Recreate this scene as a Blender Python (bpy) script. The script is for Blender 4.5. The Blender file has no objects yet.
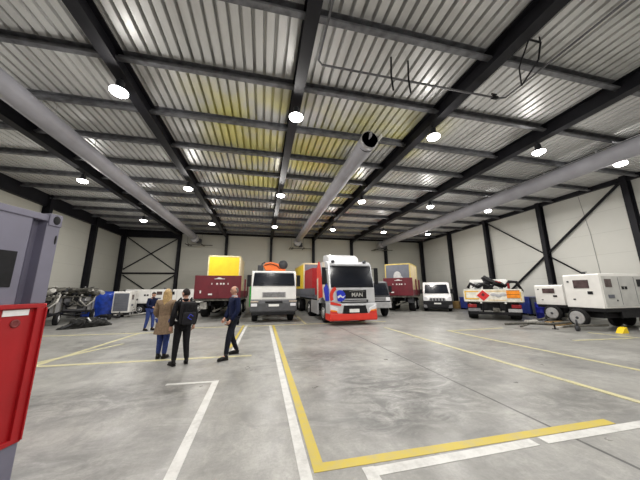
import bpy, bmesh, math, random
from mathutils import Vector, Matrix
random.seed(7)
C = bpy.context.scene.collection
R = math.radians
PI = math.pi

# ------------------------------------------------------------------ materials
MATS = {}
def mat(name, col, rough=.6, metal=0., amt=.12, scale=6., bump=0., emit=None, strength=0., col2=None, ao=None):
    if name in MATS: return MATS[name]
    m = bpy.data.materials.new(name); m.use_nodes = True
    nt = m.node_tree; n = nt.nodes; l = nt.links
    b = n['Principled BSDF']
    b.inputs['Roughness'].default_value = rough
    b.inputs['Metallic'].default_value = metal
    if max(col) < .06 and rough >= .5: b.inputs['Specular IOR Level'].default_value = .2
    tc = n.new('ShaderNodeTexCoord')
    nz = n.new('ShaderNodeTexNoise'); nz.inputs['Scale'].default_value = scale; nz.inputs['Detail'].default_value = 4
    l.new(tc.outputs['Object'], nz.inputs['Vector'])
    mx = n.new('ShaderNodeMixRGB')
    c2 = col2 or tuple(c*(1-amt*2) for c in col)
    c1 = col if col2 else tuple(min(1, c*(1+amt*.6)) for c in col)
    mx.inputs[1].default_value = (*c2, 1); mx.inputs[2].default_value = (*c1, 1)
    rp = n.new('ShaderNodeValToRGB'); rp.color_ramp.elements[0].position = .3; rp.color_ramp.elements[1].position = .62
    l.new(nz.outputs['Fac'], rp.inputs[0]); l.new(rp.outputs[0], mx.inputs[0])
    l.new(mx.outputs[0], b.inputs['Base Color'])
    if bump:
        bp = n.new('ShaderNodeBump'); bp.inputs['Strength'].default_value = bump; bp.inputs['Distance'].default_value = .02
        l.new(nz.outputs['Fac'], bp.inputs['Height']); l.new(bp.outputs[0], b.inputs['Normal'])
    if emit:
        b.inputs['Emission Color'].default_value = (*emit, 1); b.inputs['Emission Strength'].default_value = strength
    MATS[name] = m
    return m

STEEL = mat('dark_steel', (.012, .012, .016), .5, 0, .15, 3)
PURL = mat('purlin_steel', (.15, .153, .165), .5, .3, .25, 5)
DUCT = mat('duct_fabric', (.36, .36, .40), .6, .1, .06, 2)
WHITE = mat('white_paint', (.72, .72, .70), .35, 0, .04, 2)
GENW = mat('canopy_white', (.78, .77, .74), .4, 0, .05, 2)
GENG = mat('canopy_side_grey', (.50, .50, .48), .45, 0, .06, 3)  # greyer canopy tone, used on the long sides of the large generator
SILV = mat('silver_paint', (.55, .56, .58), .3, .2, .05, 2)
BLACK = mat('black_plastic', (.012, .012, .014), .55, 0, .2, 8)
DARK = mat('dark_grey_plastic', (.05, .052, .058), .5, 0, .15, 6)
MIDG = mat('mid_grey_plastic', (.17, .17, .18), .5, 0, .1, 6)
LGREY = mat('light_grey_metal', (.40, .40, .41), .45, .3, .1, 6)
RUB = mat('tyre_rubber', (.014, .014, .015), .8, 0, .2, 12)
RIM = mat('wheel_rim', (.50, .50, .50), .35, .5, .1, 8)
GLASS = mat('dark_windscreen', (.008, .010, .016), .12, 0, .1, 2)
LENS = mat('lamp_lens_clear', (.75, .75, .78), .12, 0, .05, 9)
REDL = mat('red_lamp_lens', (.24, .012, .015), .2, 0, .1, 9)
ORL = mat('orange_lens', (.9, .3, .02), .25, 0, .1, 9)
MAROON = mat('maroon_paint', (.125, .005, .014), .5, 0, .12, 2)
RED = mat('red_paint', (.36, .005, .009), .45, 0, .06, 2)
REDB = mat('bright_red_paint', (.68, .035, .02), .35, 0, .05, 3)
YEL = mat('yellow_paint', (.85, .60, .015), .45, 0, .05, 2)
CREAM = mat('cream_paint', (.70, .58, .36), .5, 0, .06, 2)
ORANGE = mat('orange_paint', (.85, .17, .02), .4, 0, .06, 3)
GREEN = mat('green_paint', (.03, .42, .06), .45, 0, .08, 3)
BLUE = mat('livery_blue', (.012, .03, .50), .35, 0, .08, 3)
CGREY = mat('container_grey', (.165, .16, .215), .5, 0, .08, 2)
CGREYD = mat('container_panel_grey', (.095, .09, .135), .5, 0, .10, 2)
GREYBOX = mat('slate_grey_panel', (.13, .14, .17), .5, 0, .08, 3)
TARP = mat('blue_tarpaulin', (.010, .055, .42), .45, 0, .25, 5, .4)
BLKT = mat('black_tarpaulin', (.018, .018, .017), .55, 0, .4, 7, .5)
BINB = mat('blue_plastic', (.03, .05, .26), .5, 0, .15, 4)
WOODY = mat('ochre_cardboard', (.33, .21, .08), .8, 0, .15, 6)
PLATE = mat('plate_white', (.80, .80, .78), .4, 0, .03, 4)
LABELW = mat('sticker_white', (.80, .80, .80), .5, 0, .05, 14)
GRIME = mat('grimy_steel', (.12, .115, .10), .7, .3, .3, 8)
PALE = mat('pale_steel', (.42, .41, .38), .55, .3, .2, 8)
BRASS = mat('galvanised_clip', (.55, .55, .55), .4, .6, .1, 9)
SKIN = mat('skin', (.50, .27, .19), .55, 0, .06, 20)
BLOND = mat('blonde_hair', (.46, .31, .13), .55, 0, .3, 40)
DHAIR = mat('dark_hair', (.018, .013, .011), .6, 0, .3, 40)
GHAIR = mat('grey_stubble', (.12, .10, .09), .7, 0, .2, 50)
TAN = mat('tan_coat_cloth', (.21, .145, .09), .85, 0, .15, 30)
JEAN = mat('blue_denim', (.022, .045, .19), .85, 0, .2, 30)
BJACK = mat('black_jacket_cloth', (.011, .011, .013), .8, 0, .25, 25)
NAVY = mat('navy_cloth', (.007, .012, .045), .85, 0, .2, 25)
NAVYT = mat('dark_trouser_cloth', (.009, .010, .018), .85, 0, .2, 25)
SHOE = mat('shoe_leather', (.012, .011, .011), .5, 0, .2, 20)
GSHIRT = mat('grey_shirt_cloth', (.28, .29, .33), .85, 0, .1, 25)
VIOLET = mat('backpack_blue', (.03, .04, .35), .7, 0, .15, 20)
INTER = mat('cab_interior_trim', (.10, .10, .11), .7, 0, .1, 9)
BROWNRED = mat('tinted_panel', (.085, .055, .055), .25, 0, .25, 5)

def node_mat(name):
    m = bpy.data.materials.new(name); m.use_nodes = True
    return m, m.node_tree.nodes, m.node_tree.links, m.node_tree.nodes['Principled BSDF']

def concrete():
    m, n, l, b = node_mat('polished_concrete')
    tc = n.new('ShaderNodeTexCoord')
    def noise(sc, det, rough=.6, stretch=(1, 1, 1), dist=0.):
        mp = n.new('ShaderNodeMapping'); mp.inputs['Scale'].default_value = stretch
        l.new(tc.outputs['Object'], mp.inputs[0])
        z = n.new('ShaderNodeTexNoise'); z.inputs['Scale'].default_value = sc; z.inputs['Detail'].default_value = det
        z.inputs['Roughness'].default_value = rough; z.inputs['Distortion'].default_value = dist
        l.new(mp.outputs[0], z.inputs['Vector']); return z.outputs['Fac']
    def ramp(x, p0, p1, c0=0, c1=1):
        r = n.new('ShaderNodeMapRange'); r.inputs[1].default_value = p0; r.inputs[2].default_value = p1
        r.inputs[3].default_value = c0; r.inputs[4].default_value = c1
        l.new(x, r.inputs[0]); return r.outputs[0]
    def mix(f, a, c, mode='MIX'):
        x = n.new('ShaderNodeMixRGB'); x.blend_type = mode
        for k, v in ((0, f), (1, a), (2, c)):
            if isinstance(v, (int, float)): x.inputs[k].default_value = v if k == 0 else (v, v, v, 1)
            elif isinstance(v, tuple): x.inputs[k].default_value = (*v, 1)
            else: l.new(v, x.inputs[k])
        return x.outputs[0]
    base = mix(ramp(noise(.55, 6, .65), .35, .65), (.235, .231, .216), (.405, .399, .374))
    base = mix(ramp(noise(3.2, 8, .7, (1, .55, 1), .6), .45, .70, 0, .55), base, (.15, .15, .15))
    base = mix(ramp(noise(.9, 5, .7, (.45, 1.3, 1), 1.2), .54, .74, 0, .7), base, (.10, .10, .104))      # tyre scuff clouds
    base = mix(ramp(noise(7, 9, .8, (1, .6, 1), .5), .36, .64, .38, 0), base, (.13, .13, .125))
    base = mix(ramp(noise(30, 5, .8), .40, .66, 0, .32), base, (.12, .12, .115))
    base = mix(ramp(noise(2.1, 7, .7, (.6, 1.6, 1), .8), .55, .75, 0, .5), base, (.42, .415, .40))
    # oily tyre smudges
    spx = n.new('ShaderNodeSeparateXYZ'); l.new(tc.outputs['Object'], spx.inputs[0])
    def mth(op, a, c):
        q = n.new('ShaderNodeMath'); q.operation = op; q.use_clamp = False
        for k, v in ((0, a), (1, c)):
            if isinstance(v, (int, float)): q.inputs[k].default_value = v
            else: l.new(v, q.inputs[k])
        return q.outputs[0]
    streak = ramp(noise(1.6, 8, .75, (1.0, 1.7, 1), 1.8), .38, .56)
    for (cx, cy, rx, ry, am) in ((2.3, 4.3, 1.5, 1.3, .8), (1.5, 6.4, 1.3, 1.0, .6), (-2.6, 5.0, 2.2, .8, .55), (4.2, 5.6, 1.2, 1.4, .55), (-2.2, 3.2, 1.6, .6, .4), (4.6, 3.2, 1.2, .6, .5), (-4.5, 9.6, 1.5, .9, .5), (1.6, 3.3, .9, .4, .5), (7.0, 6.0, 1.2, 2.0, .4)):
        dx = mth('DIVIDE', mth('SUBTRACT', spx.outputs[0], cx), rx); dy = mth('DIVIDE', mth('SUBTRACT', spx.outputs[1], cy), ry)
        d = mth('ADD', mth('MULTIPLY', dx, dx), mth('MULTIPLY', dy, dy))
        base = mix(mth('MULTIPLY', streak, ramp(d, 0., 1.3, am, 0.)), base, (.035, .035, .036))
    # sawn joints
    sp = n.new('ShaderNodeSeparateXYZ'); l.new(tc.outputs['Object'], sp.inputs[0])
    def joint(axis, period, off, w):
        a = n.new('ShaderNodeMath'); a.operation = 'ADD'; l.new(sp.outputs[axis], a.inputs[0]); a.inputs[1].default_value = off + 100*period
        md = n.new('ShaderNodeMath'); md.operation = 'MODULO'; l.new(a.outputs[0], md.inputs[0]); md.inputs[1].default_value = period
        s = n.new('ShaderNodeMath'); s.operation = 'LESS_THAN'; l.new(md.outputs[0], s.inputs[0]); s.inputs[1].default_value = w
        return s.outputs[0]
    j = joint(0, 40., -3.47, .04)
    j = mix(joint(1, 5.2, -.4, .012), j, .35)
    base = mix(j, base, (.06, .06, .06))
    l.new(base, b.inputs['Base Color'])
    l.new(ramp(noise(1.4, 6, .65), .3, .7, .26, .5), b.inputs['Roughness'])
    b.inputs['Specular IOR Level'].default_value = .42
    bp = n.new('ShaderNodeBump'); bp.inputs['Strength'].default_value = .06; bp.inputs['Distance'].default_value = .01
    l.new(noise(9, 5), bp.inputs['Height']); l.new(bp.outputs[0], b.inputs['Normal'])
    return m

def paint(name, col, wear=.5):
    m, n, l, b = node_mat(name)
    tc = n.new('ShaderNodeTexCoord'); z = n.new('ShaderNodeTexNoise')
    z.inputs['Scale'].default_value = 5; z.inputs['Detail'].default_value = 8; z.inputs['Roughness'].default_value = .75
    l.new(tc.outputs['Object'], z.inputs['Vector'])
    r = n.new('ShaderNodeMapRange'); r.inputs[1].default_value = .45; r.inputs[2].default_value = .72; r.inputs[4].default_value = wear
    l.new(z.outputs['Fac'], r.inputs[0])
    x = n.new('ShaderNodeMixRGB'); l.new(r.outputs[0], x.inputs[0])
    x.inputs[1].default_value = (*col, 1); x.inputs[2].default_value = (.27, .265, .25, 1)
    l.new(x.outputs[0], b.inputs['Base Color']); b.inputs['Roughness'].default_value = .45
    return m

def deck_mat():
    m, n, l, b = node_mat('galvanised_deck')
    tc = n.new('ShaderNodeTexCoord')
    mp = n.new('ShaderNodeMapping'); mp.inputs['Scale'].default_value = (2.2, .35, 1); l.new(tc.outputs['Object'], mp.inputs[0])
    z = n.new('ShaderNodeTexNoise'); z.inputs['Scale'].default_value = 1.3; z.inputs['Detail'].default_value = 5
    l.new(mp.outputs[0], z.inputs['Vector'])
    x = n.new('ShaderNodeMixRGB'); l.new(z.outputs['Fac'], x.inputs[0])
    x.inputs[1].default_value = (.42, .42, .41, 1); x.inputs[2].default_value = (.80, .80, .79, 1)
    # yellow tint in noise-masked patches over the middle of the hall
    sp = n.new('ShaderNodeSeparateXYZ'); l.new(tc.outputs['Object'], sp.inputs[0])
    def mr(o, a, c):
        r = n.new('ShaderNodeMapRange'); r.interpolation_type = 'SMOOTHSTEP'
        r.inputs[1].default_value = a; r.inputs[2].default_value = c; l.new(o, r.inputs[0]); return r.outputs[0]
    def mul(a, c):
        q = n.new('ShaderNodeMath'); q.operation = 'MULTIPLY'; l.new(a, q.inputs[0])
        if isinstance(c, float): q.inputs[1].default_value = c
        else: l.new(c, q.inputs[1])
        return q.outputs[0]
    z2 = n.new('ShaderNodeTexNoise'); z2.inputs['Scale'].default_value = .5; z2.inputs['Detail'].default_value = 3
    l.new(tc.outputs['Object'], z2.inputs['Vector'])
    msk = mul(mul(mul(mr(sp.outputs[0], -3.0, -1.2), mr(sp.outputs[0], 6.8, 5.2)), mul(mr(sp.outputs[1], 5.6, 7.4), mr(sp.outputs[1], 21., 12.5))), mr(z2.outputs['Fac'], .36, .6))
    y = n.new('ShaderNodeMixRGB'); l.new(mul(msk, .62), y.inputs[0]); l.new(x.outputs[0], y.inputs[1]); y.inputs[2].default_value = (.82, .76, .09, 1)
    l.new(y.outputs[0], b.inputs['Base Color'])
    b.inputs['Metallic'].default_value = .2; b.inputs['Roughness'].default_value = .4
    return m

def wall_mat(name, col, axis):
    m, n, l, b = node_mat(name)
    tc = n.new('ShaderNodeTexCoord'); z = n.new('ShaderNodeTexNoise')
    z.inputs['Scale'].default_value = .6; z.inputs['Detail'].default_value = 5
    l.new(tc.outputs['Object'], z.inputs['Vector'])
    x = n.new('ShaderNodeMixRGB'); l.new(z.outputs['Fac'], x.inputs[0])
    x.inputs[1].default_value = (*[c*.90 for c in col], 1); x.inputs[2].default_value = (*[min(1, c*1.06) for c in col], 1)
    sp = n.new('ShaderNodeSeparateXYZ'); l.new(tc.outputs['Object'], sp.inputs[0])
    md = n.new('ShaderNodeMath'); md.operation = 'MODULO'; l.new(sp.outputs[2], md.inputs[0]); md.inputs[1].default_value = 1.15
    lt = n.new('ShaderNodeMath'); lt.operation = 'LESS_THAN'; l.new(md.outputs[0], lt.inputs[0]); lt.inputs[1].default_value = .018
    q = n.new('ShaderNodeMath'); q.operation = 'MULTIPLY'; l.new(lt.outputs[0], q.inputs[0]); q.inputs[1].default_value = .28
    y = n.new('ShaderNodeMixRGB'); l.new(q.outputs[0], y.inputs[0]); l.new(x.outputs[0], y.inputs[1]); y.inputs[2].default_value = (.2, .2, .18, 1)
    l.new(y.outputs[0], b.inputs['Base Color']); b.inputs['Roughness'].default_value = .6
    return m

# ------------------------------------------------------------------ geometry helpers
class MB:
    def __init__(s): s.v = []; s.f = []; s.m = []; s.sm = []
    def add(s, vs, fs, mt=0, smooth=False):
        o = len(s.v); s.v += [tuple(v) for v in vs]
        for f in fs: s.f.append(tuple(o+i for i in f)); s.m.append(mt); s.sm.append(smooth)
        return s
    def box(s, c, d, mt=0, bev=0., rz=0., rx=0., ry=0.):
        bm = bmesh.new(); bmesh.ops.create_cube(bm, size=1)
        bmesh.ops.scale(bm, vec=d, verts=bm.verts)
        if bev: bmesh.ops.bevel(bm, geom=list(bm.edges), offset=bev, segments=2, affect='EDGES', profile=.6)
        M = Matrix.Translation(c) @ Matrix.Rotation(rz, 4, 'Z') @ Matrix.Rotation(ry, 4, 'Y') @ Matrix.Rotation(rx, 4, 'X')
        bm.verts.index_update()
        s.add([M @ v.co for v in bm.verts], [[v.index for v in f.verts] for f in bm.faces], mt); bm.free(); return s
    def bx(s, x0, x1, y0, y1, z0, z1, mt=0, bev=0.):
        return s.box(((x0+x1)/2, (y0+y1)/2, (z0+z1)/2), (abs(x1-x0), abs(y1-y0), abs(z1-z0)), mt, bev)
    def prism(s, prof, a0, a1, axis='X', mt=0, bev=0.):
        def P(p, a): return (a, p[0], p[1]) if axis == 'X' else ((p[0], a, p[1]) if axis == 'Y' else (p[0], p[1], a))
        k = len(prof); bm = bmesh.new()
        A = [bm.verts.new(P(p, a0)) for p in prof]; B = [bm.verts.new(P(p, a1)) for p in prof]
        bm.faces.new(A); bm.faces.new(B[::-1])
        for i in range(k): bm.faces.new((A[i], B[i], B[(i+1) % k], A[(i+1) % k])[::-1])
        bmesh.ops.recalc_face_normals(bm, faces=bm.faces)
        if bev: bmesh.ops.bevel(bm, geom=list(bm.edges), offset=bev, segments=2, affect='EDGES', profile=.6)
        bm.verts.index_update()
        s.add([v.co for v in bm.verts], [[v.index for v in f.verts] for f in bm.faces], mt); bm.free(); return s
    def slab(s, pts, th, mt=0):
        p = [Vector(q) for q in pts]; n = (p[1]-p[0]).cross(p[2]-p[0]).normalized()*th
        k = len(p); vs = p+[q+n for q in p]
        fs = [list(range(k))[::-1], [k+i for i in range(k)]]+[[i, (i+1) % k, k+(i+1) % k, k+i] for i in range(k)]
        return s.add(vs, fs, mt)
    def tube(s, pts, r, seg=8, mt=0, cap=True):
        pts = [Vector(p) for p in pts]; k = len(pts)
        rs = r if isinstance(r, (list, tuple)) else [r]*k
        o = []; fs = []; u = None
        for i, p in enumerate(pts):
            t = (pts[min(i+1, k-1)]-pts[max(i-1, 0)]).normalized()
            if u is None: u = t.orthogonal().normalized()
            else: u = (u-t*u.dot(t)).normalized() if (u-t*u.dot(t)).length > 1e-5 else t.orthogonal().normalized()
            w = t.cross(u)
            for j in range(seg):
                a = 2*PI*j/seg; o.append(p+(u*math.cos(a)+w*math.sin(a))*rs[i])
        for i in range(k-1):
            for j in range(seg):
                fs.append((i*seg+j, i*seg+(j+1) % seg, (i+1)*seg+(j+1) % seg, (i+1)*seg+j))
        s.add(o, fs, mt, seg > 6)
        if cap:
            s.add(o[:seg], [list(range(seg))[::-1]], mt); s.add(o[-seg:], [list(range(seg))], mt)
        return s
    def lathe(s, prof, c, axis='Z', seg=20, mt=0):
        o = []; k = len(prof); fs = []
        for r, h in prof:
            for j in range(seg):
                a = 2*PI*j/seg; x, y = r*math.cos(a), r*math.sin(a)
                q = {'Z': (x, y, h), 'X': (h, x, y), 'Y': (x, h, y)}[axis]
                o.append((c[0]+q[0], c[1]+q[1], c[2]+q[2]))
        for i in range(k-1):
            for j in range(seg): fs.append((i*seg+j, i*seg+(j+1) % seg, (i+1)*seg+(j+1) % seg, (i+1)*seg+j))
        s.add(o, fs, mt, True)
        s.add(o[:seg], [list(range(seg))], mt); s.add(o[-seg:], [list(range(seg))], mt)
        return s
    def ell(s, c, r, mt=0, nu=14, nv=10, fn=None, keep=None):
        o = []; fs = []
        for i in range(nv+1):
            t = PI*i/nv
            for j in range(nu):
                a = 2*PI*j/nu; q = Vector((math.sin(t)*math.cos(a), math.sin(t)*math.sin(a), math.cos(t)))
                if fn: q = fn(q)
                o.append((c[0]+q.x*r[0], c[1]+q.y*r[1], c[2]+q.z*r[2]))
        for i in range(nv):
            for j in range(nu):
                f = (i*nu+j, (i+1)*nu+j, (i+1)*nu+(j+1) % nu, i*nu+(j+1) % nu)
                if keep:
                    t = PI*(i+.5)/nv; a = 2*PI*(j+.5)/nu
                    if not keep(Vector((math.sin(t)*math.cos(a), math.sin(t)*math.sin(a), math.cos(t)))): continue
                fs.append(f)
        return s.add(o, fs, mt, True)
    def build(s, name, mats, parent=None, loc=None, rz=0., recalc=True):
        me = bpy.data.meshes.new(name); me.from_pydata(s.v, [], s.f)
        if not isinstance(mats, (list, tuple)): mats = [mats]
        for q in mats: me.materials.append(q)
        me.polygons.foreach_set('material_index', s.m); me.polygons.foreach_set('use_smooth', s.sm)
        if recalc:
            bm = bmesh.new(); bm.from_mesh(me); bmesh.ops.remove_doubles(bm, verts=bm.verts, dist=1e-5)
            bmesh.ops.recalc_face_normals(bm, faces=bm.faces); bm.to_mesh(me); bm.free()
        me.update()
        o = bpy.data.objects.new(name, me); C.objects.link(o)
        if parent: o.parent = parent
        if loc: o.location = loc
        if rz: o.rotation_euler.z = rz
        return o

def thing(name, label, cat, loc=(0, 0, 0), rz=0., group=None):
    o = bpy.data.objects.new(name, None); C.objects.link(o); o.location = loc; o.rotation_euler.z = rz
    o.empty_display_size = .2
    return tag(o, label, cat, group)
def tag(o, label, cat, group=None):
    o['label'] = label; o['category'] = cat
    if group: o['group'] = group
    return o
def struct(o): o['kind'] = 'structure'; return o
def dup(root, loc, rz=None, label=None):
    r = root.copy(); C.objects.link(r); r.location = loc
    if rz is not None: r.rotation_euler.z = rz
    if label: r['label'] = label
    for ch in list(root.children):
        c = ch.copy(); C.objects.link(c); c.parent = r
        for g in list(ch.children):
            d = g.copy(); C.objects.link(d); d.parent = c
    return r
def text_mesh(mb, txt, size, origin, ex, ez, depth=.01, mt=0, bold=0.):
    cu = bpy.data.curves.new('lettering', 'FONT'); cu.body = txt; cu.size = size; cu.align_x = 'CENTER'; cu.align_y = 'CENTER'
    cu.extrude = depth/2; cu.offset = bold
    o = bpy.data.objects.new('lettering', cu); C.objects.link(o)
    dg = bpy.context.evaluated_depsgraph_get(); dg.update(); ev = o.evaluated_get(dg); me = ev.to_mesh()
    ex = Vector(ex).normalized(); ez = Vector(ez).normalized(); ny = ex.cross(ez); O = Vector(origin)
    vs = [O+ex*v.co.x+ez*v.co.y+ny*v.co.z for v in me.vertices]
    fs = [list(p.vertices) for p in me.polygons]
    ev.to_mesh_clear(); bpy.data.objects.remove(o); bpy.data.curves.remove(cu)
    mb.add(vs, fs, mt)

def wheel(parent, x, y, r=.5, w=.3, out=1, rim=RIM, rr=.56, name='wheel'):
    t = MB(); h = w/2
    t.lathe([(r*.55, -h*.9), (r*.9, -h), (r*.98, -h*.8), (r, -h*.4), (r, h*.4), (r*.98, h*.8), (r*.9, h), (r*.55, h*.9)], (x, y, r), 'X', 24)
    o = t.build(name, RUB, parent)
    m = MB(); e = x+out*h*.93
    m.lathe([(r*rr, e-out*.03), (r*rr, e+out*.012), (r*rr*.86, e+out*.012), (r*rr*.62, e-out*.05), (r*.30, e-out*.02), (r*.27, e+out*.03), (r*.1, e+out*.035)], (0, y, r), 'X', 20)
    for k in range(8):
        a = 2*PI*k/8; m.lathe([(.016, e-out*.02), (.016, e+out*.02)], (0, y+r*.4*math.cos(a), r+r*.4*math.sin(a)), 'X', 6)
    m.build('rim', rim, o)
    return o

# ------------------------------------------------------------------ the hall
XL, XR, YF, YB = -12.5, 17.9, -9.0, 25.9
ZD = 7.22
struct(MB().bx(XL-.3, XR+.3, YF-.3, YB+.3, -.2, 0).build('floor', concrete()))
WALLC = (.50, .495, .44)
struct(MB().bx(XL-.15, XL, YF, YB, 0, ZD+.3).build('wall_left', wall_mat('wall_panel_left', WALLC, 1)))
struct(MB().bx(XR, XR+.15, YF, YB, 0, ZD+.3).build('wall_right', wall_mat('wall_panel_right', (.60, .60, .56), 1)))
struct(MB().bx(XL-.15, XR+.15, YB, YB+.15, 0, ZD+.3).build('wall_back', wall_mat('wall_panel_back', WALLC, 0)))
struct(MB().bx(XL-.15, XR+.15, YF-.15, YF, 0, ZD+.3).build('wall_front', wall_mat('wall_panel_front', WALLC, 0)))
dk = MB(); prof = []
per, hh = .245, .16
x = XL-.1
while x < XR+.1:
    prof += [(x, 0), (x+per*.66, 0), (x+per*.72, hh), (x+per*.94, hh)]; x += per
vs = []; fs = []
for (px, pz) in prof: vs += [(px, YF-.1, ZD+pz), (px, YB+.1, ZD+pz)]
for i in range(len(prof)-1): fs.append((2*i, 2*i+1, 2*i+3, 2*i+2))
dk.add(vs, fs)
dk.bx(XL-.2, XR+.2, YF-.2, YB+.2, ZD+hh+.005, ZD+hh+.2)
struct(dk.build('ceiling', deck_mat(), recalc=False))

GX = [-7.75, -3.55, .75, 5.12, 9.36, 13.4]
def ibeam(h=.46, w=.27, tf=.03, tw=.03):
    return [(-w/2, 0), (w/2, 0), (w/2, tf), (tw/2, tf), (tw/2, h-tf), (w/2, h-tf), (w/2, h), (-w/2, h), (-w/2, h-tf), (-tw/2, h-tf), (-tw/2, tf), (-w/2, tf)]
for gx in GX:
    m = MB(); m.prism([(gx+a, ZD-.46+b) for a, b in ibeam()], YF, YB, 'Y')
    y = 1.5
    struct(m.build('roof_beam', STEEL))
k = 0
y = .30+1.87*-4
while y < YB-.3:
    z0 = ZD-.21
    m = MB(); m.prism([(y-.09, z0), (y+.04, z0), (y+.04, z0+.21), (y-.09, z0+.21), (y-.09, z0+.19), (y+.015, z0+.19), (y+.015, z0+.022), (y-.075, z0+.022), (y-.075, z0+.05), (y-.09, z0+.05)], XL, XR, 'X')
    struct(m.build('purlin_beam', PURL)); y += 1.87
# edge beams along the walls
struct(MB().bx(XL, XL+.22, YF, YB, 6.52, ZD).build('eave_beam', STEEL))
struct(MB().bx(XR-.22, XR, YF, YB, 6.98, ZD).build('eave_beam', STEEL))
struct(MB().bx(XL, -7.75, YB-.25, YB, 6.55, ZD).build('end_beam', STEEL))
struct(MB().bx(-7.75, XR, YB-.2, YB, 7.05, ZD).build('end_beam', STEEL))
def hcol(x, y, z1, d=.36, w=.24, along='X'):
    m = MB(); p = [(-d/2, -w/2), (-d/2+.025, -w/2), (-d/2+.025, -.015), (d/2-.025, -.015), (d/2-.025, -w/2), (d/2, -w/2), (d/2, w/2), (d/2-.025, w/2), (d/2-.025, .015), (-d/2+.025, .015), (-d/2+.025, w/2), (-d/2, w/2)]
    if along == 'Y': p = [(b, a) for a, b in p]
    m.prism([(x+a, y+b) for a, b in p], 0, z1, 'Z'); m.bx(x-.25, x+.25, y-.22, y+.22, 0, .025)
    struct(m.build('wall_column', STEEL))
for yy in (25.55, 21.4, 17.1, 12.9, 8.7, 4.5, .3): hcol(XL+.2, yy, ZD)
for yy in (25.3, 20.75, 16.55, 12.35, 8.2, 4.0, -.2): hcol(XR-.2, yy, ZD)
for gx in GX: hcol(gx, YB-.22, ZD, along='Y')
# diagonal knee plates where the back columns meet the roof beams
for gx in GX[1:]:
    struct(MB().prism([(YB-.4, ZD-.46), (YB-.9, ZD-.46), (YB-.4, ZD-1.0)], gx-.02, gx+.02, 'X').build('haunch_beam', STEEL))
# wall bracing
def brace(a, b, r=.05):
    return struct(MB().tube([a, b], r, 6).build('brace_beam', STEEL))
yb = YB-.10
brace((-12.1, yb, 6.5), (-7.9, yb, 3.5)); brace((-7.9, yb-.09, 6.55), (-12.1, yb-.09, 3.6))
brace((-12.2, yb-.05, 3.26), (-7.75, yb-.05, 3.28), .07)
brace((-12.1, yb, 3.1), (-7.9, yb, .2)); brace((-7.9, yb-.09, 3.1), (-12.1, yb-.09, .2))
xb = XR-.10
brace((xb, 16.5, 6.95), (xb, 8.25, .5), .045); brace((xb-.02, 8.3, 7.1), (xb-.02, 16.5, .55), .07)
# panel joint pipe on the right wall
tag(MB().tube([(XR-.012, 10.3, 7.0), (XR-.012, 10.1, 4.6), (XR-.012, 10.0, 0.05)], .010, 6).build('conduit', mat('conduit_grey', (.20, .20, .20), .6)), 'thin grey conduit running down the right wall above the white generator', 'pipe')

# floor markings
PW = paint('road_paint_white', (.56, .56, .54), .65)
PY = paint('road_paint_yellow', (.47, .36, .03), .5)
PYP = paint('road_paint_pale_yellow', (.50, .46, .25), .8)
LZ = [.002]
def line(x0, y0, x1, y1, w, m):
    LZ[0] += .0004
    d = Vector((x1-x0, y1-y0, 0)); nrm = Vector((-d.y, d.x, 0)).normalized()*w/2
    p = [(x0-nrm.x, y0-nrm.y), (x0+nrm.x, y0+nrm.y), (x1+nrm.x, y1+nrm.y), (x1-nrm.x, y1-nrm.y)]
    struct(MB().prism(p, 0, LZ[0], 'Z').build('floor_marking', m))
line(.45, 1.5, .45, 13.1, .11, PW)
line(.585, 2.64, .60, 13.1, .11, PY)
line(.53, 2.70, 4.35, 2.68, .12, PY)
line(1.0, 2.53, 2.98, 2.55, .12, PW); line(3.1, 2.55, 6.2, 2.53, .12, PW); line(1.04, 2.6, 1.02, 1.4, .12, PW)
line(-.78, 5.45, -.72, 1.5, .11, PW); line(-.78, 5.40, -1.62, 5.44, .09, PW)
line(-5.5, 7.42, -.2, 7.22, .13, PYP)
line(-5.0, 7.4, -4.75, 12.1, .13, PYP); line(-5.3, 7.4, -4.3, 9.8, .11, PYP); line(-8.5, 12.25, -4.2, 12.0, .15, PYP)
line(-.73, 7.7, -.66, 13.3, .1, PW); line(-.86, 8.3, -.80, 13.3, .09, PY)
line(5.5, 2.2, 5.42, 10.9, .12, PYP); line(7.62, 3.4, 7.45, 9.4, .12, PYP); line(7.4, 9.32, 10.2, 9.4, .12, PYP)
line(9.9, 6.6, 12.2, 6.4, .1, PYP); line(12.2, 7.6, 12.8, 5.2, .1, PYP); line(2.2, 13.0, 2.3, 17, .1, PYP)
line(-3.6, 13.0, 6.5, 12.9, .12, PYP)
# ------------------------------------------------------------------ high-bay lamps
GLOW = mat('lamp_glass_lit', (1, 1, 1), .3, 0, 0, 1, emit=(1., .97, .93), strength=22)
lamp0 = thing('high_bay_lamp', '', 'lamp', group='high bay lamps under the roof')
MB().lathe([(.06, .30), (.09, .26), (.09, .12), (.19, .02), (.20, 0)], (0, 0, 0), 'Z', 20).build('housing', DARK, lamp0)
MB().lathe([(.19, 0.0), (.185, -.04), (.13, -.08), (.02, -.095)], (0, 0, 0), 'Z', 20).build('lens', GLOW, lamp0)
MB().tube([(0, 0, .28), (0, 0, .46)], .015, 6).build('hanger_rod', STEEL, lamp0)
PW_LAMP = 132
def lamp(x, y, z, label, first=[True]):
    if first[0]:
        first[0] = False; o = lamp0; o.location = (x, y, z); o['label'] = label
    else: o = dup(lamp0, (x, y, z), label=label)
    for nm, tp, zz, e in (('downlight', 'AREA', z-.11, PW_LAMP), ('glow', 'POINT', z-.2, PW_LAMP*.5)):
        li = bpy.data.lights.new(nm, tp); li.energy = e; li.color = (1, .965, .92)
        if tp == 'AREA': li.shape = 'DISK'; li.size = .36
        else: li.shadow_soft_size = .1
        q = bpy.data.objects.new(nm, li); C.objects.link(q); q.location = (x, y, zz)
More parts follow.
